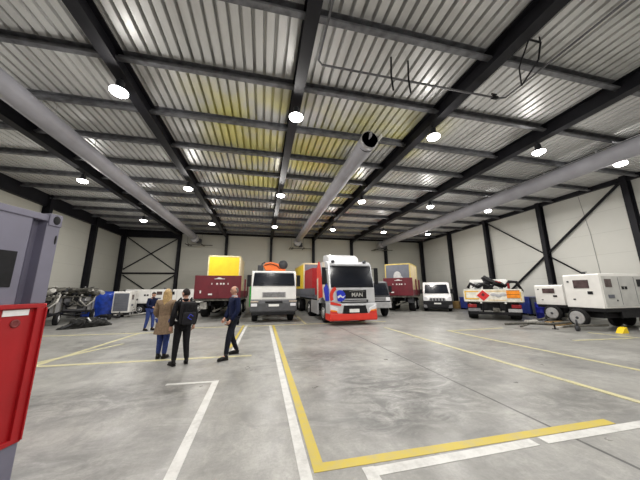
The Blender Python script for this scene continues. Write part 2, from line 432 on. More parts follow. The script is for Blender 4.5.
colname = {-7.75: 'left of the long left duct', -3.55: 'under the beam above the bright yellow container', .75: 'under the beam above the crane truck', 5.12: 'under the beam right of the open ended duct', 9.36: 'under the beam above the white van', 13.4: 'along the long right duct'}
for ri, (yy, zz) in enumerate(((6.2, 6.40), (12.2, 6.38), (18.1, 6.22))):
    for gx in GX:
        lamp(gx, yy, zz, f'{["first", "second", "third"][ri]} high bay lamp from the camera {colname[gx]}')
for yy in (.2, -5.8):  # unseen rows continuing the lamp grid, added for their light
    for gx in (GX[0], GX[2], GX[3], GX[5]):
        lamp(gx, yy, 6.4, f'unseen high-bay lamp {colname[gx]}, {"far behind" if yy < 0 else "overhead of"} the camera')

# ------------------------------------------------------------------ air ducts
def duct(x, z, y0, y1, r, label, open_end=False, hang=True, side=1):
    t = thing('air_duct', label, 'duct', (x, 0, z), group='air ducts')
    m = MB(); n = 20; k = int((y1-y0)/.85); o = []; fs = []
    for i in range(k+1):
        y = y0+(y1-y0)*i/k
        for j in range(n):
            a = 2*PI*j/n; rr = r*(1+.012*math.sin(i*2.3+j)); zz = rr*math.sin(a); zz = zz*1.0+(.03 if zz < -.1 else 0)
            o.append((rr*math.cos(a), y, zz))
    for i in range(k):
        for j in range(n): fs.append((i*n+j, i*n+(j+1) % n, (i+1)*n+(j+1) % n, (i+1)*n+j))
    m.add(o, fs, 0, True)
    b = m.build('duct_tube', DUCT, t)
    if open_end:
        MB().lathe([(r*1.03, y0-.02), (r*1.03, y0+.12), (r*.97, y0+.12), (r*.97, y0-.02)], (0, 0, 0), 'Y', 20).build('end_ring', LGREY, t)
        m = MB(); m.ell((0, y0+.30, 0), (r*.96, .05, r*.96)); m.build('dark_inside_disc', BLACK, t)  # black disc stands for the shade inside the open duct
        m = MB(); m.slab([(-r*.95, y0+.02, -r*.3), (-r*.5, y0+.0, -r*.85), (r*.25, y0+.03, -r*.9), (r*.30, y0-.02, r*.9), (-r*.4, y0+.02, r*.88), (-r*.92, y0+.02, r*.4)], .012); m.build('folded_end', DUCT, t)
        m = MB(); m.slab([(r*.55, y0-.05, -r*.8), (r*1.05, y0-.30, -r*.15), (r*1.15, y0-.20, r*.5), (r*.98, y0+.45, r*.2), (r*.7, y0+.4, -r*.72)], .012); m.build('loose_flap', WHITE, t)
    else:
        m = MB(); m.ell((0, y0, 0), (r, .04, r)); m.build('end_cap', DUCT, t)
    for i in range(int((y1-y0)/1.9)):
        y = y0+.9+i*1.9
        m = MB(); m.tube([(0, y, r*.95), (0, y, r+.10)], .03, 6); m.tube([(0, y, r+.1), (0, y, ZD-.02-z)], .008, 5)
        m.build('hanger_clip', BRASS, t)
    MB().tube([(0, y0, r+.06), (0, y1, r+.06)], .014, 6).build('hanger_rail', LGREY, t)
    return t
duct(-6.30, 6.55, -4.0, 24.5, .30, 'long grey round air duct beside the left dark roof beam')
duct(3.36, 6.62, 7.1, 24.5, .30, 'shorter grey air duct with open near end between two middle beams', True)
duct(12.6, 6.5, -4.0, 24.5, .33, 'long grey round air duct along the right side of the roof')
def heater(x, z, label):
    t = thing('duct_fan', label, 'fan unit', (x, 25.0, z), group='fan units at the duct ends')
    m = MB(); m.lathe([(.34, -.5), (.36, -.45), (.36, .1), (.30, .25)], (0, 0, .35), 'Y', 20); m.build('fan_casing', LGREY, t)
    m = MB(); m.box((.34, -.12, .15), (.36, .4, .42), 0, .03); m.build('motor_box', DARK, t)
    m = MB(); m.bx(-.75, 1.5, .0, .07, -.22, -.15); m.bx(-.75, -.69, -.5, .6, -.22, -.15); m.bx(.62, .68, -.5, .6, -.22, -.15); m.bx(-.5, -.44, -.5, .6, -.22, -.15)
    m.build('shelf_bracket', GRIME, t)
    m = MB()
    for sx in (-.6, .6): m.tube([(sx, -.3, -.18), (sx, -.3, ZD-z)], .012, 5)
    m.build('support_rod', GRIME, t)
heater(-6.2, 6.05, 'grey fan unit at the back end of the left duct')
heater(3.3, 6.0, 'grey fan unit at the back end of the middle duct')
heater(12.4, 6.1, 'grey fan unit at the back end of the right duct')

# ceiling pipe
t = thing('ceiling_pipe', 'thin dark pipe with an L bend hung below the roof between two middle beams', 'pipe', (.14, 0, 6.66))
MB().tube([(.9, 1.2, .02), (.9, 4.60, .02), (1.0, 4.68, .0), (5.85, 4.66, 0), (6.0, 4.6, 0), (6.02, 4.4, .01), (6.02, -2, .05)], .024, 8).build('pipe_run', mat('pipe_steel', (.13, .13, .14), .5, .4), t)
MB().lathe([(.05, -.08), (.05, .08)], (5.72, 4.66, 0), 'X', 10).build('valve_body', BLACK, t)
MB().box((5.72, 4.66, .1), (.16, .03, .03)).build('valve_handle', BLACK, t)
for hx in (2.72, 3.18):
    MB().tube([(hx, 4.63, .55), (hx-.03, 4.63, 0), (hx, 4.63, -.38)], .022, 6).build('hanger_rod', BLACK, t)
t2 = thing('pipe_frame', 'dark inverted U hanger bracket around the ceiling pipe by a roof beam', 'bracket', (5.55, 3.75, 6.66))
MB().tube([(-.45, -.3, .40), (.33, -.3, .40)], .022, 6).build('crossbar', BLACK, t2)
MB().tube([(.33, -.3, .40), (.33, -.2, .05), (.50, .35, -.1)], .022, 6).build('hanger_leg', BLACK, t2)
MB().tube([(.0, -.3, .40), (.16, .1, .1), (.50, .35, -.1)], .018, 6).build('hanger_leg', BLACK, t2)
MB().tube([(.33, -.3, .40), (.33, -.3, .55)], .014, 6).build('hanger_rod', BLACK, t2)

# ------------------------------------------------------------------ grey container on a red tank, close on the left
TH = R(73.1)
t = thing('red_tank', 'red steel tank with white sticker, close by on the far left under a grey container', 'tank', (-2.09, 3.10, 0), TH)
m = MB(); m.bx(-2.6, -.03, .0, 2.3, .36, 1.53, 0, .006); m.bx(-2.6, -.001, -.03, .012, 1.505, 1.544, 0, .004); m.build('tank_body', RED, t)
m = MB(); m.bx(-.075, 0, -.028, .0, .36, 1.505, 0, .004); m.bx(-.012, 0, -.045, .0, .36, 1.505, 0, .002); m.build('edge_flange', RED, t)
m = MB(); m.bx(-2.6, -.001, -.03, .01, .345, .385, 0, .004); m.build('bottom_flange', RED, t)
MB().box((-.215, -.004, 1.468), (.19, .006, .052), 0, 0).build('sticker', LABELW, t)
m = MB(); m.lathe([(.036, .006), (.036, -.008), (.026, -.012), (.02, -.004)], (-.205, 0, 1.375), 'Y', 20); m.build('filler_plug', mat('plug_dull_red', (.20, .03, .03), .5), t)
for bx_ in ((-.5, -.005), (-2.5, -2.2)):
    m = MB(); m.bx(bx_[0], bx_[1], -.02, 2.2, 0, .36, 0, .01); m.build('support_leg', CGREY, t)
t = thing('equipment_container', 'grey lilac steel equipment container with corner fitting, on top of the red tank', 'container', (-2.09, 3.10, 1.545), TH)
H_ = .89
m = MB()
m.bx(-2.6, -.0, .06, 2.3, .0, H_-.06)
m.build('container_body', CGREYD, t)
m = MB(); m.bx(-2.6, -.005, .0, .14, H_-.085, H_-.02, 0, .008); m.bx(-2.6, -.005, .05, 2.3, H_-.06, H_-.03, 0, .005); m.build('top_rail', CGREY, t)
m = MB(); m.bx(-.125, 0, -.004, .16, 0, H_-.1, 0, .006); m.build('corner_post', CGREY, t)
m = MB(); m.prism([(-.125, .0), (-.15, .058), (-.19, .058), (-.235, .012), (-.235, .07), (-.125, .07)], .0, H_-.085, 'Z'); m.build('rib_panel', CGREYD, t)
m = MB(); m.bx(-.60, -.235, .012, .07, .0, H_-.085); m.build('face_panel', CGREY, t)
m = MB(); m.bx(-.56, -.295, .004, .02, .15, .47, 0, .004); m.build('vent_window', BLACK, t)
# corner fitting with its oval hole
m = MB(); m.bx(-.115, .004, -.014, .15, H_-.125, H_, 0, .008); cc = m.build('corner_casting', CGREY, t)
m = MB(); m.ell((-.050, -.014, H_-.062), (.034, .006, .046)); m.build('casting_hole', BLACK, cc)
m = MB(); m.ell((-.022, -.005, H_-.26), (.010, .006, .048)); m.build('lock_slot', BLACK, t)

# ------------------------------------------------------------------ helpers for vehicles (front faces local -Y, origin on the ground under the front)
def V(name, label, cat, loc, rz): return thing(name, label, cat, loc, R(rz))
def mirror(par, x, y, z, sx, h=.55):
    m = MB(); m.tube([(x-sx*.24, y+.1, z+h*.45), (x, y, z+h*.45)], .018, 6); m.tube([(x-sx*.24, y+.1, z-h*.45), (x, y, z-h*.4)], .018, 6)
    m.box((x, y, z), (.2, .1, h), 0, .03); return m.build('mirror', BLACK, par)
def wiper(par, x, y, z, dx, dz, slope):
    return MB().tube([(x, y, z), (x+dx, y+slope*dz-.01, z+dz)], .012, 5).build('wiper', BLACK, par)

# --- white crane truck (front on)
t = V('crane_truck', 'white truck facing the camera with folded orange crane behind its cab', 'truck', (.64, 14.0, 0), 0)
W = 1.19
prof = [(.06, 1.13), (.0, 1.2), (.02, 1.88), (.14, 2.57), (.34, 2.72), (1.8, 2.74), (1.86, 1.0), (1.5, .95), (1.4, 1.2), (1.0, 1.3), (.5, 1.13)]
m = MB(); m.prism(prof, -W, W, 'X', 0, .03); m.build('cab', WHITE, t)
m = MB(); m.slab([(-1.12, .012, 1.90), (1.12, .012, 1.90), (1.06, .125, 2.58), (-1.06, .125, 2.58)], .02); ws = m.build('windscreen', GLASS, t)
m = MB(); m.bx(-1.05, 1.05, .09, .18, 2.59, 2.65, 0, .01); m.build('sun_visor', SILV, t)
for x in (-.8, 0., .8): wiper(t, x-.2, -.01, 1.95, .45, .12, .17)
m = MB(); m.bx(-.62, .62, -.015, .03, 1.30, 1.58, 0, .01); g = m.build('grille', LGREY, t)
for k in range(4): MB().bx(-.57, .57, -.022, .0, 1.34+k*.058, 1.365+k*.058).build('grille_slot', DARK, g)
m = MB(); m.prism([(-.06, .55), (-.09, .62), (-.09, 1.0), (-.03, 1.16), (.45, 1.16), (.45, .52)], -1.22, 1.22, 'X', 0, .03); bp = m.build('bumper', mat('bumper_dark_grey', (.075, .077, .085), .5), t)
m = MB(); m.bx(-.45, .45, -.12, -.06, 1.02, 1.10, 0, .01); m.build('bumper_step', BLACK, bp)
m = MB(); m.bx(-1.15, 1.15, -.06, .3, .40, .56, 0, .02); m.build('lower_skirt', BLACK, t)
for sx in (-1, 1):
    m = MB(); m.bx(sx*.86, sx*1.17, -.115, -.05, .84, .99, 0, .02); hl = m.build('headlamp', LENS, t)
    m = MB(); m.bx(sx*.80, sx*1.2, -.1, -.06, 1.06, 1.12, 0, .01); m.build('indicator', mat('indicator_clear', (.6, .5, .4), .2), t)
    mirror(t, sx*1.34, .25, 2.18, sx, .62)
    m = MB(); m.slab([(sx*1.195, .22, 1.9), (sx*1.195, 1.35, 1.9), (sx*1.195, 1.3, 2.5), (sx*1.195, .32, 2.5)], .01*sx); m.build('side_window', GLASS, t)
    wheel(t, sx*.98, .95, .50, .32, sx)
    for y in (4.6, 5.9): wheel(t, sx*.93, y, .50, .5, sx)
m = MB(); m.bx(-.27, .27, -.105, -.085, .83, .95, 0, .004); m.build('number_plate', PLATE, t)
m = MB(); m.bx(-.45, -.3, .3, 7.5, .75, 1.0); m.bx(.3, .45, .3, 7.5, .75, 1.0); m.build('chassis', BLACK, t)
m = MB(); m.bx(-1.22, 1.22, 3.0, 7.8, 1.02, 1.18, 0, .01); m.bx(-1.25, -1.2, 3.0, 7.8, 1.18, 1.75); m.bx(1.2, 1.25, 3.0, 7.8, 1.18, 1.75); m.bx(-1.22, 1.22, 7.75, 7.8, 1.18, 1.75); m.build('flatbed', GREYBOX, t)
m = MB(); m.box((.0, 2.4, 1.7), (.5, .5, 1.6), 0, .04); m.tube([(0, 2.4, 2.4), (.05, 2.4, 3.1)], .16, 12); cr = m.build('crane_column', ORANGE, t)
m = MB(); m.prism([(-.62, 3.16), (-.50, 3.36), (-.1, 3.42), (.35, 3.30), (.78, 2.96), (.74, 2.78), (.2, 2.92), (-.45, 2.86)], 2.1, 2.4, 'Y', 0, .03); m.build('crane_arm', ORANGE, t)
m = MB(); m.prism([(-.1, 2.9), (.4, 2.98), (.85, 2.84), (.8, 2.72), (-.05, 2.74)], 1.95, 2.1, 'Y', 0, .02); m.build('crane_jib', ORANGE, t)
m = MB(); m.lathe([(.02, 2.0), (.27, 2.02), (.30, 2.2), (.27, 2.38), (.02, 2.4)], (.62, 0, 3.26), 'Y', 16); m.build('hose_reel', DARK, t)
m = MB(); m.box((-.78, 2.25, 3.0), (.34, .4, .42), 0, .05); m.tube([(-.8, 2.1, 2.8), (-.68, 2.1, 3.3), (-.5, 2.1, 3.4)], .04, 6); m.build('hydraulic_block', DARK, t)
MB().tube([(-.55, 2.05, 3.2), (-.2, 2.02, 3.3), (.2, 2.02, 3.2), (.5, 2.02, 2.9)], .025, 6).build('hydraulic_hose', BLACK, t)

m = MB(); m.bx(-1.36, -1.2, 2.0, 3.4, .72, 1.92, 0, .015); m.build('green_side_panel', GREEN, t)

# --- tractor unit with red, white and blue livery
t = V('tractor_truck', 'silver tractor truck with red bumper and red and blue livery facing the camera', 'truck', (4.36, 12.0, 0), 1)
W = 1.18
prof = [(.05, 1.0), (.0, 1.1), (.02, 1.72), (.30, 2.90), (.48, 3.06), (.75, 3.14), (2.25, 3.20), (2.28, .95), (1.95, .95), (1.85, 1.15), (1.35, 1.28), (.85, 1.1), (.75, .9)]
m = MB(); m.prism(prof, -W, W, 'X', 0, .035); cab = m.build('cab', SILV, t)
m = MB(); m.prism([(.95, 3.12), (1.15, 3.42), (1.5, 3.58), (2.2, 3.62), (2.25, 3.15)], -.92, .80, 'X', 0, .06); m.build('roof_spoiler', mat('spoiler_white', (.52, .53, .55), .35), t)
m = MB(); m.slab([(-1.10, .015, 1.78), (1.13, .015, 1.78), (1.10, .268, 2.84), (-1.06, .268, 2.84)], .022); ws = m.build('windscreen', GLASS, t)
m = MB(); m.prism([(.26, 2.83), (.10, 2.86), (.12, 2.94), (.36, 2.98)], -1.02, 1.02, 'X', 0, .01); m.build('sun_visor', mat('visor_grey', (.34, .35, .37), .3), t)
for x in (-.86, .86):
    m = MB(); m.lathe([(.02, .34), (.075, .36), (.085, .5), (.02, .52)], (x, 0, 3.10), 'Y', 12); m.build('roof_lamp', DARK, t)
for x in (-.75, -.05, .62): wiper(t, x, -.01, 1.83, .5, .08, .22)
m = MB(); m.bx(-.50, .72, -.025, .03, 1.24, 1.66, 0, .02); g = m.build('grille', BLACK, t)
tm = MB(); text_mesh(tm, 'MAN', .27, (.22, -.038, 1.42), (1, 0, 0), (0, 0, 1), .016, 0, .006); tm.build('maker_lettering', mat('chrome', (.75, .75, .75), .2, .8), g)
m = MB(); m.prism([(-.20, 1.60), (.15, 1.64), (.62, 1.60), (.62, 1.585), (.15, 1.62), (-.20, 1.585)], -.036, -.02, 'Y'); m.build('grille_trim', MATS['chrome'], g)
m = MB(); m.bx(-.62, .8, -.045, .03, 1.05, 1.19, 0, .02); m.bx(-.55, .7, -.05, -.04, 1.10, 1.14, 1); m.build('lower_grille', [DARK, LGREY], t)
m = MB(); m.prism([(-.07, .52), (-.10, .62), (-.08, .98), (.02, 1.04), (.7, 1.04), (.7, .5)], -1.2, 1.2, 'X', 0, .03); bp = m.build('bumper', SILV, t)
m = MB(); m.prism([(-.58, .55), (.72, .55), (.62, .92), (-.50, .92)], -.125, -.08, 'Y', 0, .01); m.build('air_intake', BLACK, bp)
m = MB(); m.prism([(-.10, .22), (-.14, .30), (-.11, .56), (.75, .54), (.75, .22)], -1.21, 1.21, 'X', 0, .03); m.build('red_lip', REDB, t)
for sx in (-1, 1):
    m = MB(); m.prism([(sx*1.19, .56), (sx*.80, .56), (sx*.92, .72), (sx*1.19, .80)], -.118, -.09, 'Y', 0, .005); m.build('lip_corner', REDB, t)
    m = MB(); m.prism([(sx*1.18, .70), (sx*.76, .64), (sx*.82, .80), (sx*1.18, .96)], -.128, -.07, 'Y', 0, .012); hl = m.build('headlamp', LENS, t)
    m = MB(); m.prism([(sx*1.16, .68), (sx*.86, .64), (sx*.86, .69), (sx*1.16, .75)], -.14, -.12, 'Y'); m.build('indicator', ORL, hl)
    mirror(t, sx*1.40, .22, 2.35, sx, .85)
    m = MB(); m.slab([(sx*1.185, .35, 1.85), (sx*1.185, 1.3, 1.85), (sx*1.185, 1.25, 2.65), (sx*1.185, .5, 2.65)], .01*sx); m.build('side_window', GLASS, t)
    m = MB(); m.bx(sx*1.14, sx*1.2, 2.4, 4.3, .32, 1.08, 0, .02); m.build('side_skirt', SILV, t)
    wheel(t, sx*1.0, 1.38, .50, .34, sx)
    wheel(t, sx*.93, 5.1, .50, .55, sx)
    m = MB(); m.prism([(2.3, 1.1), (2.7, 1.1), (2.75, 2.3), (2.3, 2.4)], sx*1.12, sx*1.17, 'X', 0, .01); m.build('side_fairing', mat('livery_cream', (.70, .62, .50), .4), t)
    m = MB(); m.prism([(2.3, 2.4), (2.75, 2.3), (2.8, 2.9), (2.3, 3.3)], sx*1.12, sx*1.17, 'X', 0, .01); m.build('side_fairing', REDB, t)
m = MB(); m.bx(-.23, .27, -.15, -.12, .60, .76, 0, .006); m.build('number_plate', PLATE, t)
# livery: blue globe and red arc on the front, stripes on the door side
def flat(par, name, pts, ax, a, th, mt):
    m = MB(); m.prism(pts, a, a+th, ax); return m.build(name, mt, par)
def disc(cx, cz, r, a0=0, a1=360, r2=0, n=24):
    o = [(cx+r*math.cos(R(a0+(a1-a0)*i/n)), cz+r*math.sin(R(a0+(a1-a0)*i/n))) for i in range(n+(0 if a1-a0 == 360 else 1))]
    if r2: o += [(cx+r2*math.cos(R(a1-(a1-a0)*i/n)), cz+r2*math.sin(R(a1-(a1-a0)*i/n))) for i in range(n+1)]
    return o
flat(t, 'livery_disc', disc(-.66, 1.38, .27, -120, 130), 'Y', -.046, .02, BLUE)
flat(t, 'livery_wave', [(-.80, 1.36), (-.64, 1.44), (-.56, 1.34), (-.38, 1.40), (-.52, 1.26), (-.64, 1.33), (-.78, 1.26)], 'Y', -.052, .02, WHITE)
flat(t, 'livery_arc', disc(-.66, 1.36, .52, 118, 205, .36), 'Y', -.03, .03, REDB)
flat(t, 'livery_slash', [(-1.17, 1.12), (-.62, .98), (-.66, .90), (-1.17, .98)], 'Y', -.115, .03, REDB)
flat(t, 'livery_band', [(.7, 1.15), (1.25, 1.3), (1.3, 3.15), (.9, 3.1)], 'X', -1.197, .012, mat('livery_cream', (.70, .62, .50), .4))
flat(t, 'livery_stripe', [(1.3, 1.3), (2.26, 1.2), (2.26, 3.15), (1.9, 3.18), (1.45, 2.2)], 'X', -1.197, .012, REDB)
flat(t, 'livery_stripe', [(.06, 1.15), (.72, 1.12), (1.1, 1.75), (.5, 2.0), (.08, 1.70)], 'X', -1.199, .014, BLUE)
m = MB(); m.bx(-.45, -.3, 1.5, 6.1, .7, .95); m.bx(.3, .45, 1.5, 6.1, .7, .95); m.bx(-.9, .9, 2.5, 4.2, .45, .95, 0, .05); m.build('chassis', BLACK, t)
m = MB(); m.lathe([(.5, 1.0), (.55, 1.03), (.55, 1.07), (.2, 1.1)], (0, 5.0, 0), 'Z', 16); m.build('coupling_plate', GRIME, t)
TR = t
# trailer coupled behind
t = V('flatbed_trailer', 'long dark flatbed trailer coupled behind the red and blue liveried tractor', 'trailer', (4.30, 15.0, 0), 1)
m = MB(); m.bx(-1.22, 1.22, 0, 9.6, 1.16, 1.36, 0, .01); m.build('deck', GREYBOX, t)
for sx in (-1, 1):
    m = MB(); m.bx(sx*1.2, sx*1.25, .05, 9.5, 1.36, 1.78, 0, .005); m.build('drop_side', GREYBOX, t)
    for y in (6.2, 7.5, 8.8): wheel(t, sx*.95, y, .5, .5, sx)
    m = MB(); m.bx(sx*.7, sx*.82, 3.0, 3.15, .04, 1.16); m.box((sx*.76, 3.07, .03), (.25, .25, .06)); m.build('landing_leg', GRIME, t)
m = MB(); m.bx(-.55, -.4, .3, 9.5, .95, 1.16); m.bx(.4, .55, .3, 9.5, .95, 1.16); m.build('chassis', BLACK, t)
def skip(name, label, loc, rz, w, d, h, sidem, frontm, edge, logo=False):
    t = thing(name, label, 'container', loc, R(rz))
    m = MB(); m.bx(-w/2, w/2, .03, d, .05, h-.05, 0, .01)
    m.build('container_body', sidem, t)
    m = MB(); m.bx(-w/2+.06, w/2-.06, -.005, .03, .1, h-.1, 0, .004); m.build('end_panel', frontm, t)
    for (a, b) in ((-w/2, 0), (w/2, 0), (-w/2, d), (w/2, d)):
        m = MB(); m.box((a-.03*(1 if a > 0 else -1), b+(.03 if b == 0 else -.0), h/2), (.09, .09, h), 0, .01); m.build('corner_post', edge, t)
    for z in (.05, h-.05):
        for s in (0, d): MB().box((0, s+(.03 if s == 0 else 0), z), (w, .09, .1), 0, .01).build('end_rail', edge, t)
        for s in (-1, 1): MB().box((s*(w/2-.03), d/2, z), (.08, d, .1), 0, .01).build('side_rail', edge, t)
    if logo:
        m = MB(); m.ell((-.02, -.012, h*.58), (w*.16, .01, h*.17)); m.ell((w*.10, -.012, h*.47), (w*.13, .01, h*.13)); m.build('pale_emblem', mat('emblem_pale', (.5, .5, .5), .5), t)
    return t
skip('red_container', 'red container on the trailer directly behind the liveried tractor cab', (4.28, 16.0, 1.37), 1, 2.3, 2.6, 1.7, mat('container_red', (.36, .015, .025), .5), RED, RED)
skip('yellow_container', 'yellow sided container with grey end behind the liveried tractor cab', (4.22, 19.2, 1.37), 1, 2.3, 4.6, 2.35, YEL, GREYBOX, CREAM)

# --- dark light truck behind the tractor
t = V('light_truck', 'dark light truck with silver bumper half hidden behind the liveried tractor', 'truck', (6.85, 14.9, 0), -6)
m = MB(); m.prism([(.0, .8), (.0, 1.28), (.35, 2.1), (.6, 2.2), (1.7, 2.2), (1.75, .8)], -1.0, 1.0, 'X', 0, .03); m.build('cab', DARK, t)
m = MB(); m.slab([(-.92, -.0, 1.34), (.92, .0, 1.34), (.85, .31, 2.06), (-.85, .31, 2.06)], .02); m.build('windscreen', GLASS, t)
m = MB(); m.bx(-1.04, 1.04, -.1, .25, .55, .90, 0, .03); m.build('bumper', LGREY, t)
m = MB(); m.bx(-.9, .9, -.03, .03, .96, 1.22, 0, .01); g = m.build('grille', MIDG, t)
for k in range(3): MB().bx(-.85, .85, -.045, -.02, 1.0+k*.075, 1.03+k*.075).build('grille_bar', LGREY, g)
for sx in (-1, 1):
    m = MB(); m.bx(sx*.70, sx*.98, -.06, .0, .98, 1.20, 0, .02); m.build('headlamp', LENS, t)
    wheel(t, sx*.86, .75, .42, .26, sx); wheel(t, sx*.84, 4.2, .42, .3, sx); mirror(t, sx*1.15, .3, 1.7, sx, .4)
m = MB(); m.bx(-.4, .4, .4, 5.2, .6, .8); m.bx(-1.0, 1.0, 2.0, 5.3, .85, 1.0); m.bx(-1.0, 1.0, 2.0, 2.05, 1.0, 1.5); m.build('load_bed', DARK, t)

# --- dark red trailers seen from their headboards
def red_trailer(label, loc, rz, w=2.55, L=7.4):
    t = V('dropside_trailer', label, 'trailer', loc, rz); t['group'] = 'dark red dropside trailers'
    m = MB(); m.bx(-w/2, w/2, 0, .08, 1.22, 2.56, 0, .01); hb = m.build('headboard', MAROON, t)
    for x in (-w/2+.04, 0, w/2-.04): MB().bx(x-.035, x+.035, -.025, .02, 1.22, 2.56, 0, .005).build('headboard_rib', MAROON, hb)
    m = MB(); m.box((.06, -.02, 2.36), (.58, .02, .035), 0, .006); m.prism([(-.2, 2.36), (.28, 2.36), (.1, 2.44), (0, 2.44)], -.03, -.01, 'Y'); m.build('pale_badge', PLATE, hb)
    for k, (x, s) in enumerate(((-.36, .05), (-.06, .11), (.14, .09), (.30, .10), (.55, .05))):
        m = MB(); m.box((x, -.015, 2.07), (s, .02, .10), 0, .004); m.build('pale_mark', PLATE, hb)
    m = MB(); m.box((-.42, -.02, 1.46), (.22, .02, .09), 0, .01); m.box((-.96, -.02, 1.6), (.08, .02, .16), 0, .01); m.build('warning_label', PLATE, hb)
    m = MB(); m.bx(-w/2, w/2, .08, L, 1.08, 1.24, 0, .01); m.build('deck', GRIME, t)
    for sx in (-1, 1):
        m = MB(); m.bx(sx*(w/2-.05), sx*w/2, .1, L-.1, 1.24, 1.66, 0, .005); m.build('drop_side', MAROON, t)
        m = MB(); m.bx(sx*(w/2-.06), sx*(w/2+.05), L/2-.1, L/2+.05, 1.2, 2.5, 0, .01); m.build('side_post', MAROON, t)
        m = MB(); m.bx(sx*(w/2-.06), sx*(w/2+.05), L-.1, L+.02, 1.2, 2.5, 0, .01); m.build('side_post', MAROON, t)
        for y in ((2.2, 5.4, 6.6) if L > 6 else (1.4, 3.4)): wheel(t, sx*(w/2-.3), y, .5, .48, sx)
    m = MB(); m.bx(-.5, -.38, .2, L-.1, .8, 1.08); m.bx(.38, .5, .2, L-.1, .8, 1.08); m.bx(-.7, .7, 1.5, 2.9, .75, .98, 0, .04); m.build('chassis', BLACK, t)
    MB().bx(-1.0, -.62, .3, .8, .6, 1.02, 0, .03).build('tool_box', PALE, t); MB().bx(.62, 1.0, .3, .8, .66, 1.02, 0, .03).build('tool_box', DARK, t)
    m = MB(); m.tube([(-.4, 1.6, .72), (0, -.7, .55), (.4, 1.6, .72)], .06, 8); m.lathe([(.05, -.03), (.1, -.03), (.1, .03), (.05, .03)], (0, -.78, .55), 'Z', 12); m.build('drawbar', GRIME, t)
    return t
red_trailer('dark red dropside trailer carrying the bright yellow container, left of the white crane truck', (-2.55, 16.2, 0), 0, 2.62)
skip('yellow_container', 'bright yellow container standing on the dark red trailer left of the crane truck', (-2.72, 19.3, 1.25), 0, 2.2, 4.0, 2.92, CREAM, YEL, mat('frame_pale_yellow', (.66, .60, .36), .5))
red_trailer('dark red dropside trailer carrying the grey ended container, left of the white van', (10.25, 18.0, 0), -40, 2.2, 4.3)
skip('yellow_container', 'yellow sided container with grey end on the dark red trailer beside the van', (10.72, 18.75, 1.25), -42, 2.0, 3.2, 2.5, CREAM, GREYBOX, mat('frame_ochre', (.55, .42, .12), .5), True)

# --- white van
t = V('delivery_van', 'white high roof van with black bumper parked facing the camera', 'van', (13.1, 17.3, 0), -36)
m = MB(); m.prism([(.06, .55), (.0, .8), (.12, 1.06), (.85, 1.32), (1.42, 2.02), (1.75, 2.20), (2.3, 2.27), (5.3, 2.26), (5.4, .5), (4.75, .42), (4.6, .78), (4.2, .85), (3.85, .75), (3.7, .4), (1.35, .4), (1.2, .75), (.85, .84), (.5, .74)], -1.0, 1.0, 'X', 0, .05); m.build('body', mat('van_white', (.80, .80, .80), .3), t)
m = MB(); m.slab([(-.88, .835, 1.35), (.88, .835, 1.35), (.80, 1.40, 2.04), (-.80, 1.40, 2.04)], .02); m.build('windscreen', GLASS, t)
m = MB(); m.prism([(-.06, .22), (-.10, .36), (-.06, .76), (.05, .84), (.45, .80), (.45, .22)], -1.02, 1.02, 'X', 0, .03); bp = m.build('bumper', BLACK, t)
m = MB(); m.prism([(-.62, .80), (.62, .80), (.5, 1.04), (-.5, 1.04)], .0, .07, 'Y', 0, .01); g = m.build('grille', LGREY, t)
for k in range(5): MB().box((-.44+k*.22, .0, .9), (.12, .03, .17), 0, .01).build('grille_slot', DARK, g)
for sx in (-1, 1):
    m = MB(); m.prism([(sx*.64, .88), (sx*.98, .86), (sx*.98, 1.16), (sx*.72, 1.04)], .01, .16, 'Y', 0, .015); m.build('headlamp', LENS, t)
    m = MB(); m.box((sx*1.14, 1.05, 1.50), (.22, .12, .36), 0, .04); m.tube([(sx*.96, 1.1, 1.4), (sx*1.1, 1.05, 1.42)], .03, 6); m.build('mirror', BLACK, t)
    m = MB(); m.slab([(sx*1.002, 1.15, 1.36), (sx*1.002, 2.2, 1.36), (sx*1.002, 2.2, 1.95), (sx*1.002, 1.6, 1.95)], .01*sx); m.build('side_window', GLASS, t)
    wheel(t, sx*.88, .85, .35, .24, sx); wheel(t, sx*.88, 4.2, .35, .24, sx)
    m = MB(); m.prism([(sx*.72, .30), (sx*1.0, .30), (sx*1.0, .55), (sx*.78, .5)], -.115, -.07, 'Y'); m.build('fog_lamp', MIDG, bp)
wiper(t, -.5, .80, 1.36, .55, .08, .8); wiper(t, .1, .80, 1.36, .55, .08, .8)
m = MB(); m.bx(-.24, .24, -.12, -.095, .56, .66, 0, .004); m.build('number_plate', PLATE, t)

# --- tanker pick-up truck seen from behind
t = V('tank_truck', 'white hazard marked truck seen from behind with black folded crane on top', 'truck', (12.22, 11.6, 0), -44)
m = MB(); m.bx(-1.34, 1.30, 0, .07, .98, 1.64, 0, .015); tb = m.build('tail_board', mat('board_offwhite', (.78, .75, .66), .45), t)
RO = mat('reflective_ochre', (.75, .46, .05), .5)
for q in ((-1.24, -.62, 1.10, 1.17), (-.28, .35, 1.53, 1.56), (-1.24, -.62, 1.50, 1.56), (-1.3, -1.24, 1.10, 1.56), (.35, .63, 1.53, 1.56), (1.21, 1.25, 1.05, 1.5), (-.2, .6, 1.06, 1.08)):
    MB().bx(q[0], q[1], -.012, 0, q[2], q[3]).build('yellow_band', RO, tb)
m = MB(); m.prism([(-.42, 1.02), (-.12, 1.31), (-.42, 1.60), (-.72, 1.31)], -.022, 0, 'Y'); d = m.build('hazard_diamond', mat('hazard_red', (.62, .02, .02), .45), tb)
m = MB(); m.prism([(-.42, 1.26), (-.33, 1.34), (-.38, 1.42), (-.42, 1.48), (-.46, 1.40), (-.51, 1.34)], -.026, -.02, 'Y'); m.build('flame_symbol', mat('symbol_dark', (.12, .01, .01), .5), d)
